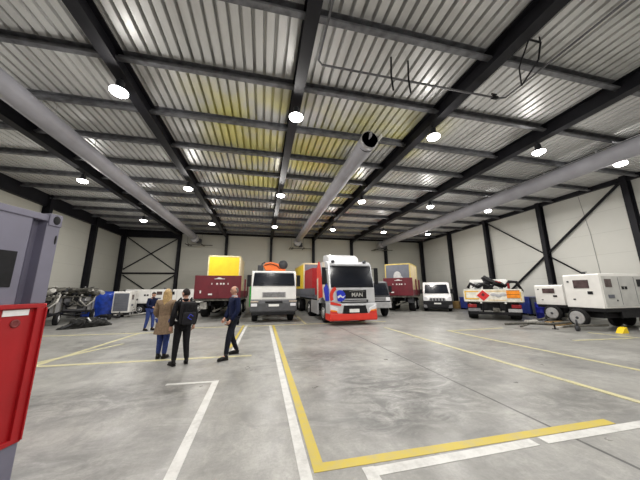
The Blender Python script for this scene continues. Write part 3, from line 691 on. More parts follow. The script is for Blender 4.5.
m = MB(); m.box((.92, -.012, 1.38), (.56, .02, .40), 0, .004); op = m.build('orange_plate', mat('plate_orange', (.90, .28, .01), .5), tb)
m = MB(); m.bx(.65, 1.19, -.026, -.02, 1.365, 1.385); m.bx(.64, 1.20, -.026, -.02, 1.57, 1.585); m.bx(.64, 1.20, -.026, -.02, 1.175, 1.19); m.build('plate_line', mat('line_black', (.05, .03, .01), .5), op)
m = MB()
for dx in (-.12, .0, .12): m.ell((.28+dx*1.8, -.008, 1.30+abs(dx)*.5), (.15, .008, .085))
m.build('grey_emblem', mat('emblem_grey', (.45, .45, .47), .5), tb)
for sx in (-1, 1):
    m = MB(); m.bx(sx*1.3, sx*1.36, .07, 3.4, .98, 1.55, 0, .01); m.build('drop_side', MATS['board_offwhite'], t)
    wheel(t, sx*1.0, 1.0, .46, .48, sx); wheel(t, sx*1.0, 4.6, .46, .3, sx)
    m = MB(); m.bx(sx*.78, sx*1.2, -.02, .06, .66, .84, 0, .02); lc = m.build('lamp_cluster', REDL, t)
    m = MB(); m.bx(sx*.62, sx*1.2, -.03, .05, .46, .62, 0, .01); m.build('lamp_bracket', LGREY if sx > 0 else MIDG, t)
    m = MB(); m.box((sx*.55, -.02, .92), (.09, .05, .07), 0, .01); m.build('marker_lamp', PLATE, t)
    m = MB(); m.bx(sx*.7, sx*1.28, 1.55, 1.58, .15, .8); m.build('mud_flap', BLACK, t)
m = MB(); m.bx(-1.3, 1.3, .07, 3.5, .92, 1.04, 0, .01); m.build('deck', GRIME, t)
m = MB(); m.bx(-.45, -.3, .1, 5.8, .6, .92); m.bx(.3, .45, .1, 5.8, .6, .92); m.bx(-.9, .9, .3, .42, .5, .9); m.build('chassis', BLACK, t)
m = MB(); m.bx(-1.15, 1.15, .0, .1, .30, .44, 0, .02); m.tube([(-.5, .08, .42), (-.5, .08, .9)], .04, 6); m.tube([(.5, .08, .42), (.5, .08, .9)], .04, 6); m.build('underrun_bar', BLACK, t)
m = MB(); m.box((.1, -.03, .55), (.30, .12, .22), 0, .02); m.lathe([(.06, -.15), (.06, -.05)], (.1, 0, .55), 'Y', 12); m.build('tow_hitch', GRIME, t)
m = MB(); m.prism([(3.6, .9), (3.6, 2.2), (3.8, 2.3), (5.0, 2.25), (5.6, 1.6), (5.75, 1.0), (5.75, .7)], -1.05, 1.05, 'X', 0, .05); cb = m.build('cab', WHITE, t)
m = MB(); m.bx(-.8, .8, 3.57, 3.6, 1.6, 2.1, 0, .02); m.build('rear_window', mat('window_pale', (.35, .36, .36), .2), cb)
m = MB(); m.lathe([(.05, 1.0), (.38, 1.06), (.45, 1.2), (.45, 3.0), (.38, 3.15), (.05, 3.2)], (0, 0, 1.55), 'Y', 20); m.build('tank_barrel', WHITE, t)
m = MB(); m.tube([(-.12, .8, 1.0), (-.12, .8, 2.0), (-.30, .85, 2.35)], [.17, .16, .13], 10); m.box((-.12, .8, 1.75), (.5, .3, .3), 0, .05); m.build('crane_column', BLACK, t)
m = MB(); m.tube([(-.30, .75, 2.35), (.15, .7, 2.02), (.62, .7, 1.78)], [.12, .15, .11], 8); m.tube([(-.05, .6, 1.65), (.2, .55, 1.95)], .06, 6); m.build('crane_arm', BLACK, t)
m = MB(); m.tube([(-.2, .6, 2.0), (-.62, .6, 1.78), (-.98, .6, 1.98), (-1.12, .6, 1.72)], [.10, .10, .09, .08], 8); m.build('crane_jib', BLACK, t)
m = MB(); m.tube([(.62, .65, 1.75), (.9, .6, 2.05), (1.2, .6, 2.02), (1.38, .6, 1.6)], [.06, .09, .09, .06], 8); m.ell((1.38, .6, 1.55), (.08, .06, .1)); m.build('grab_hook', BLACK, t)
m = MB(); m.tube([(-.05, .55, 2.15), (.3, .5, 1.95), (.45, .5, 2.05), (.7, .52, 1.85)], .03, 6); m.tube([(-.9, .5, 1.75), (-.5, .5, 2.0), (-.1, .5, 1.85)], .03, 6); m.build('hydraulic_hose', mat('hose_dark', (.03, .03, .03), .5), t)
m = MB(); m.tube([(.25, .48, 2.1), (.5, .48, 2.0)], .035, 6); m.box((.82, .5, 1.82), (.12, .08, .3), 0, .02); m.build('red_fitting', REDL, t)

# --- trailer mounted generators (drawbar towards local -Y)
def generator(label, loc, rz, w, L, z0, z1, wr=.34, windows=True, group='trailer mounted generators', grille=False, panel=None, front_axle=True, rake=.0, dl=1.5, spare=False, rim=RIM):
    t = thing('mobile_generator', label, 'generator', loc, R(rz), group)
    m = MB(); m.prism([(0-rake, z0), (rake, z1-.05), (.05+rake, z1), (L-.05, z1), (L, z1-.05), (L, z0)], -w/2, w/2, 'X', 0, .02)
    m.build('canopy', GENW, t)
    hh = z1-z0
    # end face furniture
    if grille:
        m = MB(); m.bx(-w*.42, w*.42, -.03, .02, z0+.12, z1-.12, 0, .01); g = m.build('radiator_grille', GREYBOX, t)
        for k in range(9): MB().bx(-w*.39, w*.39, -.04, -.02, z0+.2+k*(hh-.4)/9, z0+.225+k*(hh-.4)/9).build('grille_slat', MIDG, g)
    elif windows:
        e = -.012
        m = MB(); m.box((0, e+rake*.5, z0+hh*.70), (w*.42, .03, hh*.25), 0, .008); wd = m.build('control_window', BROWNRED, t)
        m = MB(); m.box((.0, e+rake*.5-.008, z0+hh*.70), (w*.44, .012, hh*.27), 0, .004); m.build('window_frame', MIDG, wd) if False else None
        m = MB(); m.box((w*.21, e, z0+hh*.44), (w*.13, .03, hh*.09), 0, .006); m.build('door_latch', BLACK, t)
        m = MB(); m.box((-w*.25, e, z0+hh*.24), (w*.06, .03, hh*.04), 0, .004); m.build('small_vent', DARK, t)
        m = MB(); m.box((-w*.36, e, z0+hh*.78), (w*.05, .03, hh*.05), 0, .004); m.build('hinge', DARK, t)
    # long side panels with latches and openings on both sides
    for sx in (-1, 1):
        X = sx*(w/2+.004)
        m = MB(); m.bx(X-.008, X+.008, .12, L-.12, z0+.06, z1-.1, 0, .004); sp = m.build('side_panel', panel or GENW, t)
        def pb(name, y, z, dy, dz, mt): MB().box((X+sx*.008, y, z), (.022, dy, dz), 0, .004).build(name, mt, sp)
        pb('side_window', .42, z0+hh*.72, .36, hh*.24, BROWNRED)
        pb('vent_slot', .46, z0+hh*.34, .34, hh*.10, GREYBOX); pb('panel_seam', 1.0, z0+hh*.5, .012, hh*.8, MIDG)
        pb('door_latch', 1.18, z0+hh*.58, .13, .12, BLACK); pb('door_latch', 1.36, z0+hh*.58, .13, .12, BLACK)
        pb('panel_seam', 1.9, z0+hh*.5, .012, hh*.8, MIDG); pb('side_window', 2.2, z0+hh*.72, .3, hh*.22, BLACK)
        pb('small_vent', .74, z0+hh*.22, .08, .06, DARK)
        if front_axle: wheel(t, sx*(w/2-.12), .35, wr, .22, sx, rim)
        wheel(t, sx*(w/2-.12), L*.62, wr, .22, sx, rim); wheel(t, sx*(w/2-.12), L*.62+2*wr+.06, wr, .22, sx, rim) if L > 2.6 else None
        m = MB(); m.bx(sx*(w/2-.27), sx*(w/2+.02), L*.62-wr-.1, L*.62+3*wr+.15 if L > 2.6 else L*.62+wr+.1, 2*wr+.03, 2*wr+.07, 0, .01); m.build('mudguard', BLACK, t)
    m = MB(); m.bx(-w/2+.02, w/2-.02, .02, L-.02, z0-.14, z0, 0, .01); m.bx(-w*.3, w*.3, .3, L-.2, z0-.40, z0-.14, 0, .02); m.build('base_frame', BLACK, t)
    q = dl/1.5; zd = .42 if z0 > .5 else .25; za = z0-.12
    if spare: zd = .20; za = .22
    m = MB(); m.tube([(-w*.3, .4, za), (0, -1.0*q, zd)], .045, 6); m.tube([(w*.3, .4, za), (0, -1.0*q, zd)], .045, 6); m.tube([(0, -.9*q, zd), (0, -1.5*q, zd-.02)], .05, 8); m.build('drawbar', GRIME, t)
    m = MB(); m.lathe([(.05, -.025), (.09, -.025), (.09, .025), (.05, .025)], (0, -1.5*q-.08, zd-.02), 'Z', 12); m.build('towing_eye', PALE, t)
    m = MB(); m.tube([(.1, -.8*q, .45 if q > .5 else .4), (.1, -.8*q, .2)], .035, 8); m.lathe([(.02, .06), (.11, .07), (.11, .13), (.02, .14)], (0, -.8*q, .11), 'X', 14); m.build('jockey_wheel', DARK, t)
    if spare:
        for sx in (-1, 1): MB().bx(sx*(w/2-.08), sx*(w/2-.02), .9, L-.1, z0-.38, z0-.1, 0, .01).build('side_skirt', BLACK, t)
        m = MB(); m.lathe([(.2, -.09), (.32, -.11), (.36, -.06), (.36, .06), (.32, .11), (.2, .09)], (spare, -.12, .47), 'Y', 24); sw = m.build('spare_wheel', RUB, t)
        m = MB(); m.lathe([(.27, -.10), (.25, -.12), (.18, -.07), (.08, -.10), (.02, -.11)], (spare, -.12, .47), 'Y', 20)
        for k in range(8):
            a = 2*PI*k/8; m.ell((spare+.175*math.cos(a), -.203, .47+.175*math.sin(a)), (.036, .008, .036), 1, 10, 6)
        m.ell((spare, -.23, .47), (.06, .02, .06), 1, 12, 6); m.build('rim', [RIM, DARK], sw)
    m = MB(); m.tube([(.0, .3, z1), (.0, .3, z1+.07)], .05, 8); m.box((0, .3, z1+.09), (.16, .1, .03)); m.build('lifting_eye', DARK, t)
    return t
generator('large white generator on a black trailer by the right wall, cut off by the frame', (13.0, 8.02, 0), -90, 1.25, 4.0, .88, 2.24, .36, panel=GENG, front_axle=False, spare=-.22, rim=DARK)
generator('smaller white generator on wheels behind the large one at the right wall', (14.3, 10.25, 0), -80, 1.2, 2.6, .86, 1.84, .33, front_axle=False, spare=.1)
generator('generator with dark radiator grille next to the blue tarpaulin', (-8.95, 19.4, 0), 6, .95, 1.35, .30, 1.66, .18, grille=True, dl=.6)
generator('long white generator on wheels behind the person in navy jacket', (-6.95, 21.8, 0), 90, 1.3, 2.65, .80, 1.80, .36, dl=.2)
generator('white generator behind the woman and the man with the backpack', (-4.3, 21.8, 0), 90, 1.3, 2.2, .80, 1.80, .36, dl=.12)

# ------------------------------------------------------------------ gear along the left wall
def lumpy(name, label, cat, loc, dims, mt, seed, rz=0, flat=.5, nu=56, nv=20, spikes=.18):
    rnd = random.Random(seed); ph = [(rnd.uniform(1, 6), rnd.uniform(0, 6.3), rnd.uniform(.3, 1)) for _ in range(9)]
    m = MB(); o = []; fs = []
    for i in range(nv+1):
        t = i/nv
        for j in range(nu):
            a = 2*PI*j/nu
            rr = (1-t)**flat if t < 1 else 0
            k = 1+spikes*sum(math.sin(f*a+p+t*4)*w for f, p, w in ph)/3
            z = t*(1+spikes*1.6*sum(math.sin(f*1.3*a+p*2+t*5)*w for f, p, w in ph)/3)
            jt = rnd.uniform(-.045, .045) if i else 0
            o.append((dims[0]*rr*k*math.cos(a)+jt, dims[1]*rr*k*math.sin(a)+jt*.7, max(0, dims[2]*z+jt*(1-t)*1.2)))
    for i in range(nv):
        for j in range(nu): fs.append((i*nu+j, i*nu+(j+1) % nu, (i+1)*nu+(j+1) % nu, (i+1)*nu+j))
    m.add(o, fs, 0, True)
    ob = m.build(name, mt, loc=loc, rz=rz); tag(ob, label, cat); return ob
h = lumpy('tarpaulin', 'crumpled black tarpaulin lying on the floor in front of the blue covered load', 'tarpaulin', (-8.15, 14.75, 0), (.95, .42, .40), BLKT, 3, R(50), .30, spikes=.17)
m = MB(); m.tube([(-.9, -.1, .05), (-.4, -.25, .30), (.1, -.2, .22), (.6, -.2, .34), (.95, .0, .05)], .04, 6)
m.tube([(-.6, .2, .06), (-.2, -.35, .22), (.3, .0, .42), (.8, .1, .12)], .03, 6); m.build('hose_coil', DARK, h)
m = MB(); m.tube([(.05, -.3, .28), (.0, -.1, .42), (.02, .1, .40)], .03, 6); m.build('white_strap', PLATE, h)
# blue tarpaulin over a pallet load
def covered(loc, w, d, hgt, rz):
    m = MB(); n = 32; rows = []
    for i in range(11):
        t = i/10; z = hgt*(1-t)
        row = []
        for j in range(n):
            a = 2*PI*(j+.5)/n; c, s_ = math.cos(a), math.sin(a); q = 1/max(abs(c), abs(s_))
            sq = q**.82; fl = 1+.06*t+.05*t*math.sin(a*9+1.3)+.02*math.sin(a*5+t*7)
            row.append((w/2*c*sq*fl, d/2*s_*sq*fl, z+(.06*math.sin(a*2+.5) if i == 0 else .03*math.sin(a*3)*(1-t))))
        rows.append(row)
    o = [(0, 0, hgt+.1)]+[p for r_ in rows for p in r_]; fs = [(0, 1+j, 1+(j+1) % n) for j in range(n)]
    for i in range(10):
        for j in range(n): fs.append((1+i*n+j, 1+(i+1)*n+j, 1+(i+1)*n+(j+1) % n, 1+i*n+(j+1) % n))
    m.add(o, fs, 0, True)
    ob = m.build('covered_load', TARP, loc=loc, rz=rz); return ob
o = covered((-10.72, 20.7, .01), 1.72, 1.5, 1.58, .25); tag(o, 'bulky load draped in a bright blue tarpaulin by the left wall', 'covered load')

def pump_trailer(loc, rz, label, boxm):
    t = thing('pump_trailer', label, 'trailer', loc, R(rz), 'gear trailers along the left wall')
    m = MB(); m.bx(-.75, .75, -.9, .9, .52, .62, 0, .01); m.bx(-.55, -.47, -1.4, .9, .45, .52); m.bx(.47, .55, -1.4, .9, .45, .52); m.tube([(-.5, -1.4, .48), (0, -2.0, .45), (.5, -1.4, .48)], .04, 6); m.build('frame', BLACK, t)
    m = MB(); m.bx(-.5, .45, -.75, .2, .62, 1.34, 0, .03); b = m.build('engine_box', boxm, t)
    m = MB(); m.bx(-.4, .35, -.77, -.74, .72, 1.1, 0, .01); m.build('grille', DARK, b)
    m = MB(); m.prism([(-.72, .62), (-.52, .62), (-.52, 1.15), (-.66, 1.2)], -.6, .6, 'Y', 0, .03); m.build('left_fender', PALE, t)
    m = MB(); m.prism([(.5, .62), (.72, .62), (.7, 1.1), (.5, 1.25)], -.7, .4, 'Y', 0, .03); m.build('water_tank', LGREY, t)
    m = MB(); m.bx(-.7, .7, .3, .85, .62, 1.36, 0, .02); m.build('hose_locker', MIDG, t)
    for sx in (-1, 1): wheel(t, sx*.72, -.1, .30, .2, sx)
    m = MB(); m.bx(-.72, -.66, -.85, -.79, .62, 1.4); m.bx(.66, .72, -.85, -.79, .62, 1.4); m.bx(-.72, -.66, .79, .85, .62, 1.4); m.bx(.66, .72, .79, .85, .62, 1.4)
    m.bx(-.78, .78, -.88, .88, 1.36, 1.42); m.build('load_rack', GRIME, t)
    rnd = random.Random(int(loc[1]*10))
    for k in range(11):
        m = MB(); x0, y0 = rnd.uniform(-.8, .2), rnd.uniform(-.85, .5); a = rnd.uniform(-.6, .6)
        pts = [(x0+d*.26*math.cos(a), y0+d*.2*math.sin(a*2+d), 1.46+.05*(k % 5)+.10*math.sin(d*1.4+k)**2+rnd.uniform(0, .08)) for d in range(5)]
        m.tube(pts, rnd.choice([.06, .08, .11]), 8); m.build('suction_hose', [BLACK, GRIME, PALE, DARK, GRIME][k % 5], t)
    for k in range(8):
        m = MB(); x0, y0, x1, y1 = rnd.uniform(-.7, .7), rnd.uniform(-.8, .8), rnd.uniform(-.8, .8), rnd.uniform(-.9, .9)
        m.tube([(x0, y0, rnd.uniform(1.3, 1.5)), ((x0+x1)/2, (y0+y1)/2, rnd.uniform(1.6, 1.8)), (x1, y1, rnd.uniform(1.7, 1.98))], rnd.choice([.025, .04, .06]), 6); m.build('stowed_rod', [PALE, GRIME, BLACK, LGREY][k % 4], t)
    for k in range(4):
        m = MB(); m.box((rnd.uniform(-.5, .5), rnd.uniform(-.95, -.7), rnd.uniform(.75, 1.5)), (rnd.uniform(.2, .4), .16, rnd.uniform(.15, .3)), 0, .02, 0, 0, rnd.uniform(-.4, .4)); m.build('stowed_case', [PALE, BLACK, LGREY, GRIME][k], t)
    for (x0, x1, c) in ((-.6, .1, BLACK), (-.1, .65, GRIME), (.2, .75, PALE)):
        MB().tube([(x0, -.7, 1.5), (x0-.05, -.98, 1.2), ((x0+x1)/2, -1.02, .85), (x1, -.98, 1.15), (x1+.03, -.7, 1.52)], .05, 8).build('suction_hose', c, t)
    m = MB(); m.box((.55, -.5, 1.76), (.75, .22, .16), 0, .03, .25, 0, -.15); m.build('stowed_pipe_box', GRIME, t)
    m = MB(); m.ell((-.3, -.3, 1.66), (.36, .4, .24)); m.build('canvas_bundle', mat('canvas_olive', (.085, .08, .06), .85, 0, .3, 9), t)
    return t
pump_trailer((-10.6, 18.1, 0), 25, 'dark gear trailer loaded with tangled hoses, close to the left wall column', MIDG)
pump_trailer((-10.85, 15.75, 0), 25, 'gear trailer loaded with hoses, partly hidden by the grey lilac container', DARK)
# loose drawbar parts on the floor before the left generators
t = thing('towing_triangle', 'pale A shaped tow frame with small wheel lying before the left generators', 'tow frame', (-7.6, 19.2, 0), R(20))
m = MB(); m.tube([(-.9, 0, .12), (.3, -.5, .30), (1.2, .2, .14)], .05, 8); m.tube([(-.6, .4, .12), (.3, -.5, .30)], .04, 8); m.build('frame_tube', PALE, t)
m = MB(); m.lathe([(.02, -.06), (.12, -.05), (.12, .05), (.02, .06)], (.3, -.55, .12), 'X', 14); m.build('support_wheel', RUB, t)
t = thing('towing_triangle', 'black tow frame lying on the floor right below the blue covered load', 'tow frame', (-9.35, 18.4, 0), R(-10))
m = MB(); m.tube([(-.7, .2, .08), (.1, -.3, .26), (.8, .3, .10)], .06, 8); m.tube([(-.3, .5, .2), (.1, -.3, .26)], .05, 8); m.box((.1, .1, .2), (.5, .3, .2), 0, .04); m.build('frame_tube', BLACK, t)
m = MB(); m.lathe([(.02, -.06), (.13, -.05), (.13, .05), (.02, .06)], (.45, -.1, .13), 'X', 14); m.build('support_wheel', RUB, t)

# ------------------------------------------------------------------ gear along the right wall
def crate(label, loc, rz, w, d, h, mt, lid=True):
    t = thing('storage_bin', label, 'bin', loc, R(rz), 'plastic bins along the right wall')
    m = MB(); m.prism([(-w/2+.04, .12), (w/2-.04, .12), (w/2, h-.06), (-w/2, h-.06)], -d/2, d/2, 'Y', 0, .02); m.build('bin_body', mt, t)
    for k in (-1, 0, 1): MB().box((k*w*.3, -d/2-.006, h*.5), (.05, .03, h*.7), 0, .008).build('bin_rib', mt, t)
    MB().box((0, 0, h-.04), (w+.05, d+.05, .07), 0, .015).build('bin_rim', mt, t)
    for k in (-1, 1): MB().bx(k*w*.4-.07, k*w*.4+.07, -d/2, d/2, 0, .12, 0, .01).build('skid', BLACK, t)
    return t
crate('blue plastic bin against the right wall beside the hazard marked truck', (16.88, 13.55, 0), -90, 1.15, .9, 1.16, BINB)
crate('dark grey plastic bin between the blue bin and the small white generator', (16.88, 12.3, 0), -90, 1.2, .9, 1.14, mat('grey_plastic_bin', (.075, .085, .105), .5))
crate('blue plastic bin against the right wall left of the hazard marked truck', (16.9, 18.4, 0), -90, .9, .9, 1.02, BINB)
t = thing('cardboard_box', 'ochre cardboard box on the floor beside the blue bin near the van', 'box', (17.0, 19.7, 0), .3)
m = MB(); m.bx(-.35, .35, -.3, .3, 0, .62, 0, .01); m.build('box_body', WOODY, t); m = MB(); m.slab([(-.35, -.3, .62), (.35, -.3, .62), (.42, -.55, .78), (-.42, -.55, .78)], .01); m.build('flap', WOODY, t)
t = thing('oil_drum', 'small bright blue drum by the wheel of the smaller white generator', 'drum', (15.6, 11.7, 0))
m = MB(); m.lathe([(.27, 0), (.29, .02), (.28, .3), (.295, .32), (.28, .34), (.28, .6), (.295, .62), (.28, .64), (.28, .86), (.29, .88), (.26, .87)], (0, 0, 0), 'Z', 20); m.build('drum_body', mat('drum_blue', (.02, .03, .42), .4), t)
m = MB(); m.lathe([(.04, .86), (.04, .90)], (.12, 0, 0), 'Z', 10); m.build('bung', BLACK, t)
t = thing('pallet', 'ochre wooden pallet with loose fittings under the smaller white generator', 'pallet', (13.55, 9.35, 0), 0)
for k in range(5): MB().box((0, -.36+k*.18, .13), (1.0, .12, .022), 0, .003).build('deck_board', WOODY, t)
for k in (-1, 0, 1): MB().box((k*.44, 0, .06), (.1, .85, .11), 0, .004).build('bearer', WOODY, t)
t = thing('tow_bar', 'long grimy tow bar lying on the floor in front of the large white generator', 'tow bar', (11.0, 8.9, 0), R(-12))
m = MB(); m.tube([(-.7, .4, .16), (.1, .1, .22), (.9, -.1, .20), (1.6, -.2, .3)], .055, 8); m.tube([(-.4, -.1, .12), (.4, .15, .24), (1.0, .2, .2)], .04, 8); m.build('bar_tube', GRIME, t)
m = MB(); m.box((.2, .05, .30), (.5, .14, .10), 0, .02); m.build('pale_coupling', PALE, t)
m = MB(); m.tube([(1.0, -.1, .3), (1.02, -.12, .0)], .03, 6); m.box((1.02, -.12, .012), (.16, .16, .024)); m.build('prop_stand', BLACK, t)
t = thing('wheel_chock', 'yellow wheel chock beside the front wheel of the large white generator', 'chock', (13.25, 7.2, 0), 0)
m = MB(); m.prism([(-.18, 0), (.18, 0), (.12, .22), (-.02, .18)], -.1, .1, 'Y', 0, .01); m.build('chock_body', YEL, t); m = MB(); m.tube([(.1, -.06, .2), (.14, 0, .28), (.1, .06, .2)], .012, 5); m.build('chock_handle', BLACK, t)
t = thing('hose_sack', 'pale rolled sheet lying on the floor beneath the large white generator', 'roll', (14.75, 7.1, .0), 0)
m = MB(); m.ell((0, 0, .11), (.75, .16, .11), 0, 20, 12, lambda q: Vector((q.x, q.y*(1+.1*math.sin(q.x*9)), q.z))); m.build('rolled_sheet', LGREY, t); m = MB(); m.lathe([(.165, -.02), (.165, .02)], (.2, 0, .115), 'X', 14); m.build('tie_band', DARK, t)

# ------------------------------------------------------------------ people
def skin_mesh(mb, nodes, edges, mt=0, sub=2, post=None):
    names = list(nodes); idx = {n: i for i, n in enumerate(names)}
    me = bpy.data.meshes.new('sk'); me.from_pydata([nodes[n][0] for n in names], [(idx[a], idx[b]) for a, b in edges], [])
    o = bpy.data.objects.new('sk', me); C.objects.link(o)
    md = o.modifiers.new('s', 'SKIN'); md.use_smooth_shade = True
    for i, n in enumerate(names):
        sv = me.skin_vertices[0].data[i]; r = nodes[n][1]; sv.radius = (r, r); sv.use_root = (i == 0)
    ss = o.modifiers.new('u', 'SUBSURF'); ss.levels = sub; ss.render_levels = sub
    dg = bpy.context.evaluated_depsgraph_get(); dg.update(); ev = o.evaluated_get(dg); m2 = ev.to_mesh()
    vs = [v.co.copy() for v in m2.vertices]; fs = [list(p.vertices) for p in m2.polygons]
    ev.to_mesh_clear(); bpy.data.objects.remove(o); bpy.data.meshes.remove(me)
    if post: vs = [post(v) for v in vs]
    mb.add(vs, fs, mt, True)

def hand(mb, wrist, d, inward, s=1., curl=.5, mt=0):
    """palm, four unequal bent fingers and a thumb; d = direction of the forearm, inward = palm side"""
    w = Vector(wrist); d = Vector(d).normalized(); inn = (Vector(inward)-d*Vector(inward).dot(d)).normalized(); side = d.cross(inn)
    mb.tube([w-d*.02, w+d*.02*s, w+d*.06*s, w+d*.095*s], [.022, .030, .038, .034], 8, mt)
    for k, ln in enumerate((.072, .082, .076, .058)):
        b = w+d*.088*s+side*(k-1.5)*.019*s
        p1 = b+(d*math.cos(curl*.6)+inn*math.sin(curl*.6))*ln*.42*s
        p2 = p1+(d*math.cos(curl*1.5)+inn*math.sin(curl*1.5))*ln*.33*s
        p3 = p2+(d*math.cos(curl*2.3)+inn*math.sin(curl*2.3))*ln*.28*s
        mb.tube([b-d*.01, p1, p2, p3], [.0095*s, .009*s, .008*s, .006*s], 6, mt)
    b = w+d*.03*s-side*.030*s
    mb.tube([b, b+(d*.7-side*.6+inn*.3).normalized()*.035*s, b+(d*.95-side*.5+inn*.6).normalized()*.065*s], [.012*s, .010*s, .007*s], 6, mt)

def person(name, label, loc, rz, H, J, cloth, hair, turn=0., nod=0., coat=None, skirt=0., rot_hand=.5):
    """J: joint overrides in metres for a 1.75 m figure facing local -Y"""
    k = H/1.75
    N = dict(pel=((0, 0, .96), .125), spi=((0, .01, 1.12), .118), che=((0, .015, 1.31), .135), top=((0, .02, 1.43), .085), nec=((0, .01, 1.52), .054),
             hl=((-.09, 0, .90), .092), hr=((.09, 0, .90), .092), kl=((-.10, -.02, .50), .062), kr=((.10, -.02, .50), .062), al=((-.10, .02, .10), .040), ar=((.10, .02, .10), .040),
             tl=((-.11, -.12, .045), .034), tr=((.11, -.12, .045), .034),
             sl=((-.175, .015, 1.415), .058), sr=((.175, .015, 1.415), .058), el=((-.235, .05, 1.13), .046), er=((.235, .05, 1.13), .046), wl=((-.24, -.03, .88), .030), wr=((.24, -.03, .88), .030))
    for a, p in J.items(): N[a] = (p, N[a][1])
    N = {a: (Vector(p)*k, r*k) for a, (p, r) in N.items()}
    E = [('pel', 'spi'), ('spi', 'che'), ('che', 'top'), ('top', 'nec'), ('pel', 'hl'), ('pel', 'hr'), ('hl', 'kl'), ('hr', 'kr'), ('kl', 'al'), ('kr', 'ar'), ('al', 'tl'), ('ar', 'tr'), ('top', 'sl'), ('top', 'sr'), ('sl', 'el'), ('sr', 'er'), ('el', 'wl'), ('er', 'wr')]
    px = N['pel'][0]
    def flatten(v):
        z = v.z/k
        if z > .86 and abs(v.x) < .2*k and z < 1.47:
            c = px.y+(N['top'][0].y-px.y)*max(0, min(1, (z-.96)/.5)); v = Vector((v.x*1.06, c+(v.y-c)*.80 if abs(v.y-c) < .2 else v.y, v.z))
        return v
    t = thing(name, label, 'person', loc, R(rz))
    b = MB(); skin_mesh(b, {a: (p, r*(1. if a in ('nec', 'wl', 'wr') else .78)) for a, (p, r) in N.items()}, E, 0, 1, flatten)
    # head on the neck
    hc = N['nec'][0]+Vector((0, -.015, .115))*k; M = Matrix.Translation(hc) @ Matrix.Rotation(R(turn), 4, 'Z') @ Matrix.Rotation(R(nod), 4, 'X')
    def put(sub, mt):
        b.add([M @ (Vector(v)*k) for v in sub.v], sub.f, mt, True)
    s = MB(); s.ell((0, 0, 0), (.075, .095, .118), 0, 20, 16, lambda q: Vector((q.x*(1-.22*max(0, -q.z)), q.y*(1-.12*max(0, -q.z))-(.10*max(0, -q.z)), q.z))); put(s, 0)
    s = MB(); s.tube([(0, .01, -.17), (0, .005, -.06)], [.052, .056], 10); put(s, 0)
    s = MB(); s.add([(0, -.094, .022), (-.014, -.094, -.028), (.014, -.094, -.028), (0, -.122, -.024), (0, -.088, -.036)], [(0, 1, 3), (0, 3, 2), (1, 4, 3), (3, 4, 2), (0, 2, 4, 1)]); put(s, 0)
    for sx in (-1, 1):
        s = MB(); s.ell((sx*.078, .01, -.005), (.010, .020, .030), 0, 8, 6); put(s, 0)
        s = MB(); s.ell((sx*.030, -.086, .018), (.012, .007, .007), 0, 8, 6); put(s, 1)
        s = MB(); s.box((sx*.030, -.089, .036), (.032, .010, .007)); put(s, 2)
    s = MB(); s.ell((0, -.093, -.058), (.024, .007, .006), 0, 8, 6); put(s, 3)
    for sd, sx in (('l', 1), ('r', -1)):
        wv = N['w'+sd][0]; dv = wv-N['e'+sd][0]; hand(b, wv, dv, (sx*.8, -.5, .1), k, rot_hand, 0)
    b.build('body', [SKIN, BLACK, hair[1], mat('lip', (.36, .12, .10), .5)], t)
    # hair
    hm = MB(); s = MB()
    if hair[0] == 'long':
        s.ell((0, .012, .012), (.088, .105, .125), 0, 20, 14, None, lambda q: not (q.y < -.35 and q.z < .55))
        n = 13; o = []; fs = []
        for i in range(9):
            tt = i/8; z = .05-.40*tt
            for j in range(n):
                a = PI*(j/(n-1)); wv = .095*(1+.22*tt)+.006*math.sin(j*2.1+tt*6)
                o.append((wv*math.cos(a), .01+(.10+.02*tt+.006*math.sin(j*1.7))*math.sin(a), z-.03*math.sin(j*1.3)*tt))
        m0 = len(o); o += [(x*.8, y*.6, z) for x, y, z in o]
        for i in range(8):
            for j in range(n-1):
                q = (i*n+j, i*n+j+1, (i+1)*n+j+1, (i+1)*n+j); fs.append(q); fs.append(tuple(m0+w for w in q[::-1]))
        fs += [(8*n+j, 8*n+j+1, m0+8*n+j+1, m0+8*n+j) for j in range(n-1)]
        s.add(o, fs, 0, True)
    elif hair[0] == 'short':
        s.ell((0, .010, .014), (.083, .103, .121), 0, 20, 14, None, lambda q: q.z > .45 or (q.y > -.15 and q.z > -.45))
    else:
        s.ell((0, .008, .004), (.0775, .0985, .1175), 0, 20, 14, None, lambda q: (q.y > .05 and -.5 < q.z < .6))
    hm.add([M @ (Vector(v)*k) for v in s.v], s.f, 0, True); hm.build('hair', hair[1], t)
    # clothes
    def grow(keys, edges, d, over=None, sub=2):
        q = {a: (N[a][0].copy(), N[a][1]+d*k) for a in keys}
        if over:
            for a, (p, r) in over.items(): q[a] = (p, r)
        return q, edges
    m = MB(); q, e = grow(('pel', 'hl', 'hr', 'kl', 'kr', 'al', 'ar'), [('pel', 'hl'), ('pel', 'hr'), ('hl', 'kl'), ('hr', 'kr'), ('kl', 'al'), ('kr', 'ar')], .016); skin_mesh(m, q, e, 0, 2, flatten); m.build('trousers', cloth[1], t)
    m = MB(); q, e = grow(('pel', 'spi', 'che', 'top', 'sl', 'sr', 'el', 'er', 'wl', 'wr'), [('pel', 'spi'), ('spi', 'che'), ('che', 'top'), ('top', 'sl'), ('top', 'sr'), ('sl', 'el'), ('sr', 'er'), ('el', 'wl'), ('er', 'wr')], .022 if not coat else .034)
    q['pel'] = (q['pel'][0]-Vector((0, 0, .07))*k, q['pel'][1]+.012*k); skin_mesh(m, q, e, 0, 2, flatten)
